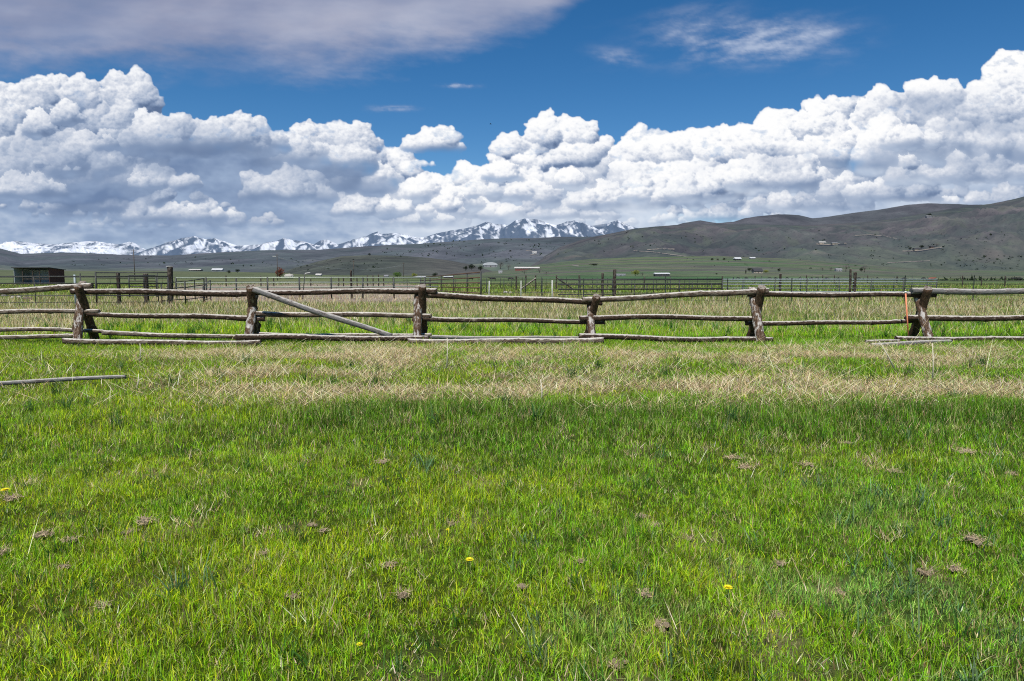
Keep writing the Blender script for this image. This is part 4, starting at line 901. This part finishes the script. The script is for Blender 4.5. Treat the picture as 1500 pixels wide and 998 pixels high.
house('barn', 'dark barn with a bright white roof in the green field', 'barn', 969, 404.6, 21, 5.2, 'dark', 'white', .05, .35, dep=.5, wins=5)
house('shed', 'low white farm shed beside yellow-green trees', 'shed', 909, 404.4, 13, 3.4, 'white', 'grey', 0, .4)
house('house', 'dark-walled house with white roof high on the green bench', 'house', 1080, 381.5, 9.5, 4.8, 'dark', 'white', .2, .5)
house('house', 'small pale-roofed house right of the white-roofed one on the bench', 'house', 1102, 379.5, 7.5, 2.8, 'grey', 'white', 0, .5)
house('house', 'wide pale house with dark hipped roof among bushes', 'house', 1109, 400.2, 13, 7.5, 'tan', 'dark', .1, .55)
house('house', 'grey-roofed farmhouse among bare trees left of the two wooden posts', 'house', 1228, 397.4, 8.5, 4.6, 'white', 'grey', .1, .5)
house('house', 'pale mansion standing on the scar of cleared hillside', 'house', 1204, 357.2, 9, 3.4, 'tan', 'pale', 0, .4)
house('house', 'low annexe right of the pale hillside mansion', 'house', 1222, 357.6, 8, 2.4, 'tan', 'grey', 0, .4)
house('house', 'dark-roofed house among trees on the right-hand hill', 'house', 1343, 366.4, 10, 3.2, 'tan', 'dark', 0, .5)
house('house', 'small brown house right of the dark-roofed hill house', 'house', 1366, 363, 8, 3, 'brown', 'dark', .1, .5)
house('house', 'lone low house far up the right-hand slope', 'house', 1360, 318.5, 7, 2.6, 'grey', 'grey', 0, .5)
house('shed', 'long low white trailer-like shed behind the slanting panel fence', 'shed', 615, 407.0, 17, 2.6, 'dark', 'white', 0, .35)
house('shed', 'dark low shed with a white end behind the slanting panels', 'shed', 657, 407.6, 13, 3.2, 'dark', 'white', 0, .3)
house('house', 'grey cottage between the far utility poles', 'house', 467, 404.2, 8, 3.4, 'grey', 'pale', 0, .5)
house('house', 'tiny grey house left of the round green tree', 'house', 566, 406.0, 6, 3.4, 'grey', 'grey', 0, .5)
house('house', 'pale house at the end of a drive on the middle hills', 'house', 783, 371.5, 6, 3, 'white', 'pale', 0, .5)

# ------------------------------------------------------------------ trees and bushes
def leaf_mat(name, col, var=.4):
    m, nt = mat(name); out = N(nt, 'ShaderNodeOutputMaterial'); d = N(nt, 'ShaderNodeBsdfDiffuse'); t = N(nt, 'ShaderNodeBsdfTranslucent'); mx = N(nt, 'ShaderNodeMixShader', Fac=.25)
    tc = N(nt, 'ShaderNodeTexCoord'); no = N(nt, 'ShaderNodeTexNoise', Scale=1.3, Detail=4.0); L(nt, tc.outputs['Object'], no.inputs['Vector'])
    r = ramp(nt, [(.3, tuple(x * (1 - var) for x in col)), (.7, tuple(x * (1 + var) for x in col))], no.outputs['Fac'])
    L(nt, r.outputs[0], d.inputs[0]); L(nt, r.outputs[0], t.inputs[0]); L(nt, d.outputs[0], mx.inputs[1]); L(nt, t.outputs[0], mx.inputs[2]); L(nt, mx.outputs[0], out.inputs[0]); return m
LEAF = {'green': leaf_mat('leaf_green', (.11, .19, .045)), 'yellow': leaf_mat('leaf_yellow', (.26, .28, .06)), 'dark': leaf_mat('leaf_dark', (.025, .04, .022)), 'bare': leaf_mat('bare_twigs', (.17, .145, .14)), 'red': leaf_mat('red_twigs', (.20, .065, .04))}
def crown_mesh(seed, kind):
    """unit crown (height 1, width 1) of many small leaf clumps"""
    rg = np.random.default_rng(seed); n = 700 if kind != 'bare' else 420
    lob = rg.normal(0, 1, (9, 3)); lob /= np.linalg.norm(lob, axis=1)[:, None]; lob = lob * rg.uniform(.12, .30, (9, 1)) * np.array([1, 1, .8]) + np.array([0, 0, .58])
    if kind == 'cone': lob = np.stack([rg.normal(0, .03, 9), rg.normal(0, .03, 9), np.linspace(.12, .92, 9)], -1)
    c = lob[rg.integers(0, 9, n)]; q = rg.normal(0, 1, (n, 3)); q /= np.linalg.norm(q, axis=1)[:, None]
    rad = rg.uniform(.5, 1, (n, 1)) ** .5 * (.26 if kind != 'cone' else 0)
    if kind == 'cone': rad = (1.0 - c[:, 2:3]) * .34 * rg.uniform(.5, 1, (n, 1))
    p = c + q * rad; p[:, 2] = np.clip(p[:, 2], .06, 1.05)
    a = rg.normal(0, 1, (n, 3)); b = rg.normal(0, 1, (n, 3)); a /= np.linalg.norm(a, axis=1)[:, None]; b -= (a * b).sum(1)[:, None] * a; b /= np.linalg.norm(b, axis=1)[:, None]
    s = rg.uniform(.022, .05, (n, 1)); th = .25 if kind == 'bare' else .8
    V = np.stack([p - a * s, p + b * s * th, p + a * s, p - b * s * th], 1).reshape(-1, 3)
    return np_mesh('crown', V, np.arange(4 * n).reshape(-1, 4))
CROWN = {k: [crown_mesh(900 + i + 10 * j, k) for i in range(3)] for j, k in enumerate(('round', 'bare', 'cone'))}
def trunk_mesh(seed):
    rg = random.Random(seed); b = MB(); b.tube([(0, 0, -.03), (.01, 0, .3), (0, .01, .55)], [.045, .032, .018], 6)
    for k in range(5):
        a = rg.uniform(0, 6.28); z = rg.uniform(.2, .45); b.tube([(0, 0, z), (math.cos(a) * .16, math.sin(a) * .16, z + .18), (math.cos(a) * .26, math.sin(a) * .26, z + .34)], [.02, .012, .005], 5)
    me = bpy.data.meshes.new('trunk'); b.bm.to_mesh(me); b.bm.free(); me.materials.append(M_POLE); return me
TRUNK = [trunk_mesh(i) for i in range(3)]
def tree(name, label, px, py, wpx, hpx, leaf, kind='round', cat='tree', group=None):
    p = hit(px, py); s = p.y / FOC; o = empty(name, p, random.uniform(0, 6)); tag(o, label, cat, group)
    me = CROWN[kind][int(px) % 3].copy(); me.materials.clear(); c = link('crown', me, LEAF[leaf], o); c.scale = (wpx * s, wpx * s, hpx * s)
    t = link('trunk', TRUNK[int(px) % 3], None, o); t.scale = (hpx * s * .9, hpx * s * .9, hpx * s); return o
tree('bush', 'reddish-brown leafless bush at the base of a utility pole', 410.5, 408.5, 16, 17, 'red', 'round', 'bush')
tree('tree', 'rounded bright green tree near the farthest utility pole', 582, 408, 17, 10, 'green'); tree('tree', 'small yellow-green tree right of the farthest pole', 607, 407, 10, 7, 'yellow')
tree('tree', 'dark tree over the far end of the slanting panels', 637, 407, 11, 7.5, 'dark'); tree('tree', 'yellow-green tree beside the low white shed', 931, 404.5, 14, 9, 'yellow'); tree('tree', 'grey leafless tree right of the yellow-green tree', 941, 404.5, 9, 7, 'bare', 'bare')
tree('conifer', 'dark narrow conifer left of the wide dark-roofed house', 1092.5, 401, 4, 7.5, 'dark', 'cone')
for x, y, w_, h_, l, k, lab in ((1122, 400.5, 10, 5, 'yellow', 'round', 'yellowish bush right of the wide dark-roofed house'), (1141, 398.5, 6, 5, 'dark', 'round', 'small dark tree left of the farmhouse in the bare trees'), (1098, 398, 8, 6, 'dark', 'round', 'dark bush against the wide dark-roofed house'),
        (1205, 396.5, 9, 6, 'bare', 'bare', 'reddish-grey bare tree left of the grey-roofed farmhouse'), (1217, 397, 8, 7, 'bare', 'bare', 'bare tree hard left of the grey-roofed farmhouse'), (1239, 398, 12, 11, 'bare', 'bare', 'tallest bare tree right of the grey-roofed farmhouse'), (1262, 398, 8, 6, 'dark', 'round', 'dark bush right of the pair of wooden posts'), (1266, 399, 12, 11, 'bare', 'bare', 'bare grey tree beyond the right wooden post'),
        (691, 396, 12, 9, 'dark', 'round', 'dark tree clump left of the arena'), (704, 397, 10, 8, 'dark', 'round', 'dark tree just below the arena'), (682, 396.5, 8, 7, 'dark', 'round', 'leftmost dark tree near the arena'), (733, 394, 14, 12, 'bare', 'bare', 'grey bare tree right of the arena'), (745, 395, 12, 9, 'bare', 'bare', 'grey bare tree left of the long red barn'), (790, 400, 14, 8, 'bare', 'bare', 'pinkish bare thicket tree below the red barn'), (768, 402, 16, 8, 'bare', 'bare', 'wide bare thicket tree in front of the red barn'), (800, 403, 10, 7, 'bare', 'bare', 'bare thicket tree right of the red barn'),
        (870, 390, 14, 4, 'dark', 'round', 'dark low thicket on the green bench'), (1180, 304, 0, 0, '', '', ''), (1361, 317, 8, 4, 'dark', 'round', 'dark clump by the lone house up the slope'), (1350, 364, 8, 5, 'dark', 'round', 'dark tree among the right hill houses'), (1333, 366, 6, 4, 'dark', 'round', 'dark tree left of the right hill houses'), (1372, 361.5, 10, 6, 'bare', 'bare', 'bare tree right of the hill houses'),
        (335, 401, 7, 5, 'dark', 'round', 'dark bush right of the white-roofed barn'), (348, 400, 8, 6, 'dark', 'round', 'dark tree between the white-roofed barn and the red bush'), (541, 375, 5, 4, 'dark', 'round', 'lone juniper on the crest of the olive hill'), (1051, 381.5, 7, 4, 'bare', 'bare', 'bare tree left of the white-roofed bench house'), (1043, 382, 6, 4, 'dark', 'round', 'dark tree left of the white-roofed bench house'), (1061, 381.5, 6, 3.6, 'dark', 'round', 'dark bush touching the white-roofed bench house'), (1049.5, 402.5, 4, 2.5, 'dark', 'round', 'tiny dark bush alone in the green field')):
    if w_: tree('tree' if 'bush' not in lab else 'bush', lab, x, y, w_, h_, l, k, 'tree' if 'bush' not in lab else 'bush')
# sage and juniper dots on the slopes: countless, one object
sx, sy, ss = [], [], []
dots = []
srng = np.random.default_rng(77)
zones = [(620, 352, 830, 376, 110), (700, 372, 800, 388, 40), (1000, 336, 1490, 395, 190), (420, 380, 560, 397, 60), (860, 340, 1050, 370, 50), (1400, 375, 1495, 396, 70), (560, 362, 640, 378, 30), (90, 376, 420, 392, 50)]
V = []; F = []
for x0, y0, x1, y1, n in zones:
    for _ in range(n):
        p = hit(srng.uniform(x0, x1), srng.uniform(y0, y1)); s = p.y / FOC * srng.uniform(.5, 1.5)
        for k in range(4):
            c = np.array(p) + srng.normal(0, .7, 3) * s * np.array([1.2, 1, .25]) + np.array([0, 0, .4 * s]); a = srng.normal(0, 1, (3, 3)) * .75 * s
            V += list(c + a); m_ = len(V); F.append((m_ - 3, m_ - 2, m_ - 1))
me = np_mesh('hillside_scrub', np.array(V), np.array(F)); o = link('hillside_scrub', me, LEAF['dark']); tag(o, 'dark sagebrush and juniper specks scattered over the slopes', 'scrub', kind='stuff')
# a line of low dark brush along the edge of the far right field
V = []; F = []
for px in np.arange(1368, 1520, .55):
    Y = 300; x = colX(px, Y); h = abs(srng.normal(.6, .5))
    c = np.array([x, Y + srng.normal(0, 3), h * .5]); a = srng.normal(0, .35, (3, 3)) * np.array([1.2, 1, 1 + h]); V += list(c + a); m_ = len(V); F.append((m_ - 3, m_ - 2, m_ - 1))
for px in np.arange(1040, 1368, 1.6):
    Y = 330; x = colX(px, Y); c = np.array([x, Y + srng.normal(0, 3), .3]); a = srng.normal(0, .35, (3, 3)); V += list(c + a); m_ = len(V); F.append((m_ - 3, m_ - 2, m_ - 1))
me = np_mesh('field_edge_brush', np.array(V), np.array(F)); o = link('field_edge_brush', me, LEAF['dark']); tag(o, 'low dark brush along the edge of the far right field', 'brush', kind='stuff')

# ------------------------------------------------------------------ tracks and cuts on the slopes
M_TRACK = simple_mat('bare_track', (.18, .16, .14), .95, .3, .05)
def track(pts, wpx):
    P_ = []
    for (x0, y0), (x1, y1) in zip(pts, pts[1:]):
        n = max(2, int(abs(x1 - x0) / 3))
        for k in range(n): P_.append((x0 + (x1 - x0) * k / n, y0 + (y1 - y0) * k / n))
    V = []
    for x, y in P_ + [pts[-1]]:
        for dy in (-.5 * wpx, .5 * wpx):
            p = hit(x, y + dy); d = (Vector((0, 0, CAM_H)) - p).normalized(); V.append(p + d * p.y * .004)
    n = len(V) // 2; F = [(2 * i, 2 * i + 1, 2 * i + 3, 2 * i + 2) for i in range(n - 1)]
    o = link('track', np_mesh('track', np.array(V), np.array(F)), M_TRACK); tag(o, kind='structure')
track([(928, 367.5), (955, 369), (985, 373), (1008, 376)], .9); track([(948, 366), (968, 364.5), (988, 365)], 1.3); track([(1196, 357.6), (1215, 358.4), (1240, 356.5)], 1.5)
track([(1252, 345), (1275, 344), (1296, 346), (1320, 351)], .8); track([(1322, 368), (1345, 367.4), (1380, 362)], 1.2); track([(838, 388.4), (848, 389.8)], 1.0); track([(770, 367), (780, 368), (786, 372), (776, 374)], .8); track([(1300, 385), (1330, 383.5), (1362, 382)], .8)

# ------------------------------------------------------------------ cattle
def skin_mesh(name, verts, edges, radii, sub=2):
    me = bpy.data.meshes.new(name); me.from_pydata(verts, edges, []); o = bpy.data.objects.new(name, me); COL.objects.link(o)
    md = o.modifiers.new('s', 'SKIN'); o.modifiers.new('u', 'SUBSURF').levels = sub
    for i, r in enumerate(radii): me.skin_vertices[0].data[i].radius = r if isinstance(r, tuple) else (r, r)
    me.skin_vertices[0].data[0].use_root = True
    bpy.context.view_layer.update(); ev = o.evaluated_get(bpy.context.evaluated_depsgraph_get()); out = bpy.data.meshes.new_from_object(ev)
    bpy.data.objects.remove(o); bpy.data.meshes.remove(me); out.name = name
    for p in out.polygons: p.use_smooth = True
    return out
def cow_mesh(graze):
    hz_ = (-1.35, .35) if graze else (-1.45, 1.35)
    v = [(.75, 0, 1.08), (0, 0, 1.02), (-.7, 0, 1.10), (-1.05, 0, 1.10 if not graze else .95), (hz_[0], 0, hz_[1]), (hz_[0] - .3, 0, hz_[1] - .14),
         (.8, .22, .78), (.88, .22, .42), (.82, .22, .02), (.8, -.22, .78), (.88, -.22, .42), (.82, -.22, .02),
         (-.65, .2, .72), (-.66, .2, .38), (-.66, .2, .02), (-.65, -.2, .72), (-.66, -.2, .38), (-.66, -.2, .02), (.98, 0, 1.1), (1.06, 0, .55)]
    e = [(0, 1), (1, 2), (2, 3), (3, 4), (4, 5), (0, 6), (6, 7), (7, 8), (0, 9), (9, 10), (10, 11), (2, 12), (12, 13), (13, 14), (2, 15), (15, 16), (16, 17), (0, 18), (18, 19)]
    r = [(.32, .36), (.36, .40), (.30, .38), (.20, .24), (.15, .16), (.10, .10), (.13, .16), (.07, .08), (.06, .06), (.13, .16), (.07, .08), (.06, .06), (.11, .14), (.065, .07), (.06, .06), (.11, .14), (.065, .07), (.06, .06), (.05, .05), (.03, .03)]
    return skin_mesh('cow', v, e, r)
M_BLK = simple_mat('black_hide', (.012, .011, .011), .7, .3); M_BRN = simple_mat('red_brown_hide', (.22, .06, .03), .7, .25); M_PIED = simple_mat('pale_hide', (.55, .52, .46), .8, .15)
COWS = [cow_mesh(False), cow_mesh(True)]
def cow(px, py, lab, hide, rz, g=1, grp=None, sc=1.0):
    d = ray(px, py); t = -CAM_H / d.z if d.z < -2e-4 else 400; p = Vector((d.x * t, d.y * t, 0))
    me = COWS[g].copy(); me.materials.clear(); o = link('cow', me, hide); o.location = p; o.rotation_euler = (0, 0, rz); o.scale = (sc,) * 3
    tag(o, lab, 'cow', grp)
cow(722, 412.2, 'black cow standing broadside in the green field right of the gate post', M_BLK, 0.1, 0); cow(748, 411.4, 'black cow grazing left of the braced fence post', M_BLK, 3.0)
cow(690, 411.2, 'dark cow seen through the slanting steel panels', M_BLK, 3.3, 0); cow(1364, 412.4, 'red-brown cow beyond the last crossed legs', M_BRN, 3.1, 0)
cow(1314, 411.4, 'black cow standing beyond the galvanised corral, left of its neighbour', M_BLK, 1.2, 0); cow(1324.5, 411.3, 'black cow grazing just left of the red-brown cow', M_BLK, 0.1)
cow(1211, 411.0, 'black cow grazing above the galvanised corral left of the wooden posts', M_BLK, 3.2); cow(1493, 412.2, 'black cow broadside at the far right edge of the field', M_BLK, 0.2, 0); cow(1486.5, 411.5, 'black cow grazing behind the far right one', M_BLK, 2.8)
for px, py in ((1074, 409.6), (1081, 409.3), (1093, 409.6), (1127, 409.8), (1136, 409.4), (1153, 409.7), (1172, 409.3), (1189, 409.8), (1197, 409.2), (1228, 409.5), (1258, 409.6), (1285, 409.4), (1353, 410.2)):
    cow(px, py, 'distant black cow, a speck in the far green pasture', M_BLK, random.uniform(0, 6), 1, 'distant herd in the green pasture')
# pale stones in the pasture
M_STONE = simple_mat('field_stone', (.42, .39, .35), .9, .35, 3, bump=.5); M_STONED = simple_mat('brown_stone', (.12, .09, .075), .9, .3, 3)
def stone(px, py, w_, h_, lab, m, seed, grp=None, name='stone', cat='stone'):
    p = gnd(px, py); s = p.y / FOC; bm = bmesh.new(); bmesh.ops.create_icosphere(bm, subdivisions=3, radius=.5)
    co = np.array([v.co for v in bm.verts]); n = 1 + .35 * fbm(co[:, 0] * 2 + seed, co[:, 1] * 2 + co[:, 2] * 1.7, seed, 4)
    for v, k in zip(bm.verts, n): v.co = Vector((v.co.x * w_ * s, v.co.y * w_ * s * .8, v.co.z * h_ * s * 1.3)) * k
    me = bpy.data.meshes.new(name); bm.to_mesh(me); bm.free(); o = link(name, me, m); o.location = p + Vector((0, 0, h_ * s * .4)); tag(o, lab, cat, grp)
stone(6, 436, 8, 5, 'pale boulder at the left edge under the top pole', M_STONE, 1); stone(18, 438.5, 6, 4, 'small tan stone between the two pale boulders', M_STONE, 2); stone(28, 437.5, 7, 4.5, 'pale grey boulder left of the brown heap', M_STONE, 3); stone(40, 439.5, 14, 5, 'low dark brown heap right of the pale boulders', M_STONED, 4)
stone(740, 430, 7, 3.5, 'left pale rock beyond the wire fence in the dry field', M_STONE, 5); stone(748, 430.3, 5, 3, 'right pale rock beyond the wire fence in the dry field', M_STONE, 6); stone(423, 408.5, 14, 7, 'rounded grey heap right of the reddish bush', M_STONE, 7)

# ------------------------------------------------------------------ small things in the near grass
M_CLOD = simple_mat('dry_clod', (.43, .335, .215), .95, .5, 14, bump=.9); M_FIB = simple_mat('dead_roots', (.48, .36, .23), .9, .4, 9)
def clod_mesh(seed):
    rg = np.random.default_rng(seed); bm = bmesh.new()
    for k in range(9):                       # crumbs of one broken clod, run together
        r = rg.uniform(.14, .34); c = Vector((rg.normal(0, .30), rg.normal(0, .24), rg.uniform(-.1, .22)))
        q = bmesh.ops.create_icosphere(bm, subdivisions=3, radius=r)['verts']; co = np.array([v.co for v in q]) / r
        n = 1 + .6 * fbm(co[:, 0] * 2 + seed + k, co[:, 1] * 2 + co[:, 2] * 1.6, seed + k, 5, .65)
        for v, m_ in zip(q, n): v.co = v.co * m_ + c
    me = bpy.data.meshes.new('clod'); bm.to_mesh(me); bm.free(); return me
def fib_mesh(seed):
    rg = np.random.default_rng(seed); n = 100; a = rg.normal(0, 1, (n, 3)); a[:, 2] = np.abs(a[:, 2]) * .6; a /= np.linalg.norm(a, axis=1)[:, None]; s = a * rg.uniform(.1, .75, (n, 1)) * np.array([1, 1, .7])
    e = s + rg.normal(0, .22, (n, 3)) + np.array([0, 0, .12]); w_ = np.cross(e - s, rg.normal(0, 1, (n, 3))); w_ = w_ / (np.linalg.norm(w_, axis=1)[:, None] + 1e-6) * .028
    return np_mesh('roots', np.stack([s - w_, s + w_, e], 1).reshape(-1, 3), np.arange(3 * n).reshape(-1, 3))
CL = [clod_mesh(i) for i in range(4)]; FB = [fib_mesh(50 + i) for i in range(4)]
def clod(px, py, w_, h_, lab, grp='dry clods turned up in the green grass'):
    p = gnd(px, py + h_ * .55); s = p.length / FOC; o = empty('dirt_clod', p, random.uniform(0, 6)); tag(o, lab, 'dirt clod', grp)
    i = random.randrange(4)
    for nm, ms, m in (('lump', CL, M_CLOD), ('roots', FB, M_FIB)):
        c = link(nm, ms[i], m, o); q = random.uniform(.5, .8) if nm == 'lump' else random.uniform(.8, 1.1); c.scale = (w_ * s * q, w_ * s * q * .9, h_ * s * q * 1.15); c.location = (0, 0, h_ * s * .25 + .012)
clod(215, 770, 26, 15, 'largest brown clod, half way up the left side of the grass'); clod(193, 785, 14, 9, 'pale crumb just below and left of the largest clod'); clod(590, 868, 24, 20, 'dark-bellied round clod below the taller dandelion'); clod(968, 905, 22, 15, 'rounded clod in the lower middle right of the grass')
clod(903, 973, 22, 14, 'pale clod close to the bottom edge'); clod(1090, 684, 20, 9, 'flat pale clod, lower one of the pair right of centre'); clod(1074, 671, 20, 8, 'flat pale clod, upper one of the pair right of centre'); clod(1400, 826, 16, 12, 'pale clod near the right edge of the grass'); clod(1412, 662, 22, 7, 'flat clod in the dark grass near the right edge')
clod(1242, 648, 14, 4.5, 'thin pale chip in the dark grass right of centre')
for px, py, w_, h_ in ((65, 790, 20, 13), (105, 800, 16, 10), (18, 737, 20, 11), (458, 776, 14, 8), (474, 784, 16, 10), (1180, 681, 18, 9), (851, 822, 18, 11), (1356, 831, 15, 11), (1230, 858, 17, 11), (1428, 788, 26, 11), (662, 768, 16, 10), (569, 828, 18, 9), (765, 856, 16, 10), (945, 862, 22, 12), (940, 752, 16, 9), (960, 765, 14, 7), (386, 820, 14, 10), (430, 872, 20, 12), (95, 838, 14, 10), (1143, 818, 18, 10), (1140, 893, 18, 10), (1008, 783, 14, 9), (1310, 690, 16, 7), (5, 815, 14, 14), (150, 895, 16, 10), (1483, 690, 12, 10), (560, 685, 22, 9)):
    clod(px, py, w_, h_, 'small crumbly dry clod lying in the green grass')
M_PET = simple_mat('dandelion_petals', (.86, .74, .015), .6, .12, 60); M_STEM = simple_mat('dandelion_stem', (.26, .33, .10), .6, .15, 30)
def dandelion(px, py, w_, h_, lab):
    p = gnd(px, py + h_); s = p.length / FOC; o = empty('dandelion', p); tag(o, lab, 'flower', 'dandelions in the grass')
    z = h_ * s; r = w_ * s * .42
    MB().tube([(0, 0, -.01), (.004, 0, z * .5), (0, 0, z)], .0026, 6).build('stem', M_STEM, o)
    rg = np.random.default_rng(int(px)); V = []
    for ring, (n, el, rr) in enumerate(((26, .12, 1.0), (22, .38, .85), (16, .75, .6), (9, 1.15, .35))):
        for k in range(n):
            a = 2 * math.pi * (k + .5 * ring) / n + rg.normal(0, .06); d = np.array([math.cos(a) * math.cos(el), math.sin(a) * math.cos(el), math.sin(el)]); q = np.array([-math.sin(a), math.cos(a), 0]) * r * .11
            e = d * r * rr * rg.uniform(.9, 1.1); V += [np.array([0, 0, z]), np.array([0, 0, z]) + e * .7 - q, np.array([0, 0, z]) + e, np.array([0, 0, z]) + e * .7 + q]
    link('flower_head', np_mesh('flower_head', np.array(V), np.arange(len(V)).reshape(-1, 4)), M_PET, o)
dandelion(688, 815, 16, 22, 'yellow dandelion in the middle of the grass, the taller one'); dandelion(1066, 852, 17, 24, 'yellow dandelion right of the middle of the grass'); dandelion(527, 942, 12, 12, 'yellow dandelion nearest to the camera'); dandelion(9, 727, 13, 12, 'yellow dandelion at the left edge of the grass'); dandelion(656, 775, 8, 9, 'small yellow dandelion beside a clod')
# tall dead weed stalks standing in front of the fence
M_STALK = simple_mat('weed_stalk', (.62, .56, .42), .8, .15, 10)
for px, y0, y1, dx, lab in ((1366, 562, 503, 0, 'upright pale dead weed stalk below the last crossed legs'), (793, 590, 556, -1, 'upright pale dead weed stalk in the middle of the dry band'), (654, 540, 495, 1, 'upright pale dead weed stalk before the third legs'), (1312, 545, 500, -24, 'slanting pale dead stalk left of the last crossed legs'), (205, 530, 503, 0, 'upright dead stalk before the first bay of the fence'), (655 - 455, 575, 548, 3, 'short dead stalk above the fallen grey pole')):
    p = gnd(px, y0); t = at(px + dx, y1, p.y) - p; o = empty('weed_stalk', p); tag(o, lab, 'weed stalk')
    MB().tube([(0, 0, -.01), t * .5 + Vector((.01, 0, 0)), t], [.011, .009, .005], 6).build('stem', M_STALK, o)
    MB().tube([t * .55, t * .75 + Vector((.06, 0, .0))], [.006, .003], 5).build('twig', M_STALK, o)
# a bird high over the valley
p = at(718.5, 182, 160); o = empty('bird', p); tag(o, 'tiny dark bird flying high above the snowy mountains', 'bird')
link('body', skin_mesh('bird', [(-.22, 0, 0), (0, 0, 0), (.22, 0, .01), (.33, 0, .02), (0, .25, .06), (-.08, .5, .16), (0, -.25, .06), (-.08, -.5, .16)], [(0, 1), (1, 2), (2, 3), (1, 4), (4, 5), (1, 6), (6, 7)], [(.05, .02), (.07, .07), (.05, .05), (.02, .02), (.09, .02), (.03, .01), (.09, .02), (.03, .01)], 1), M_BLK, o)
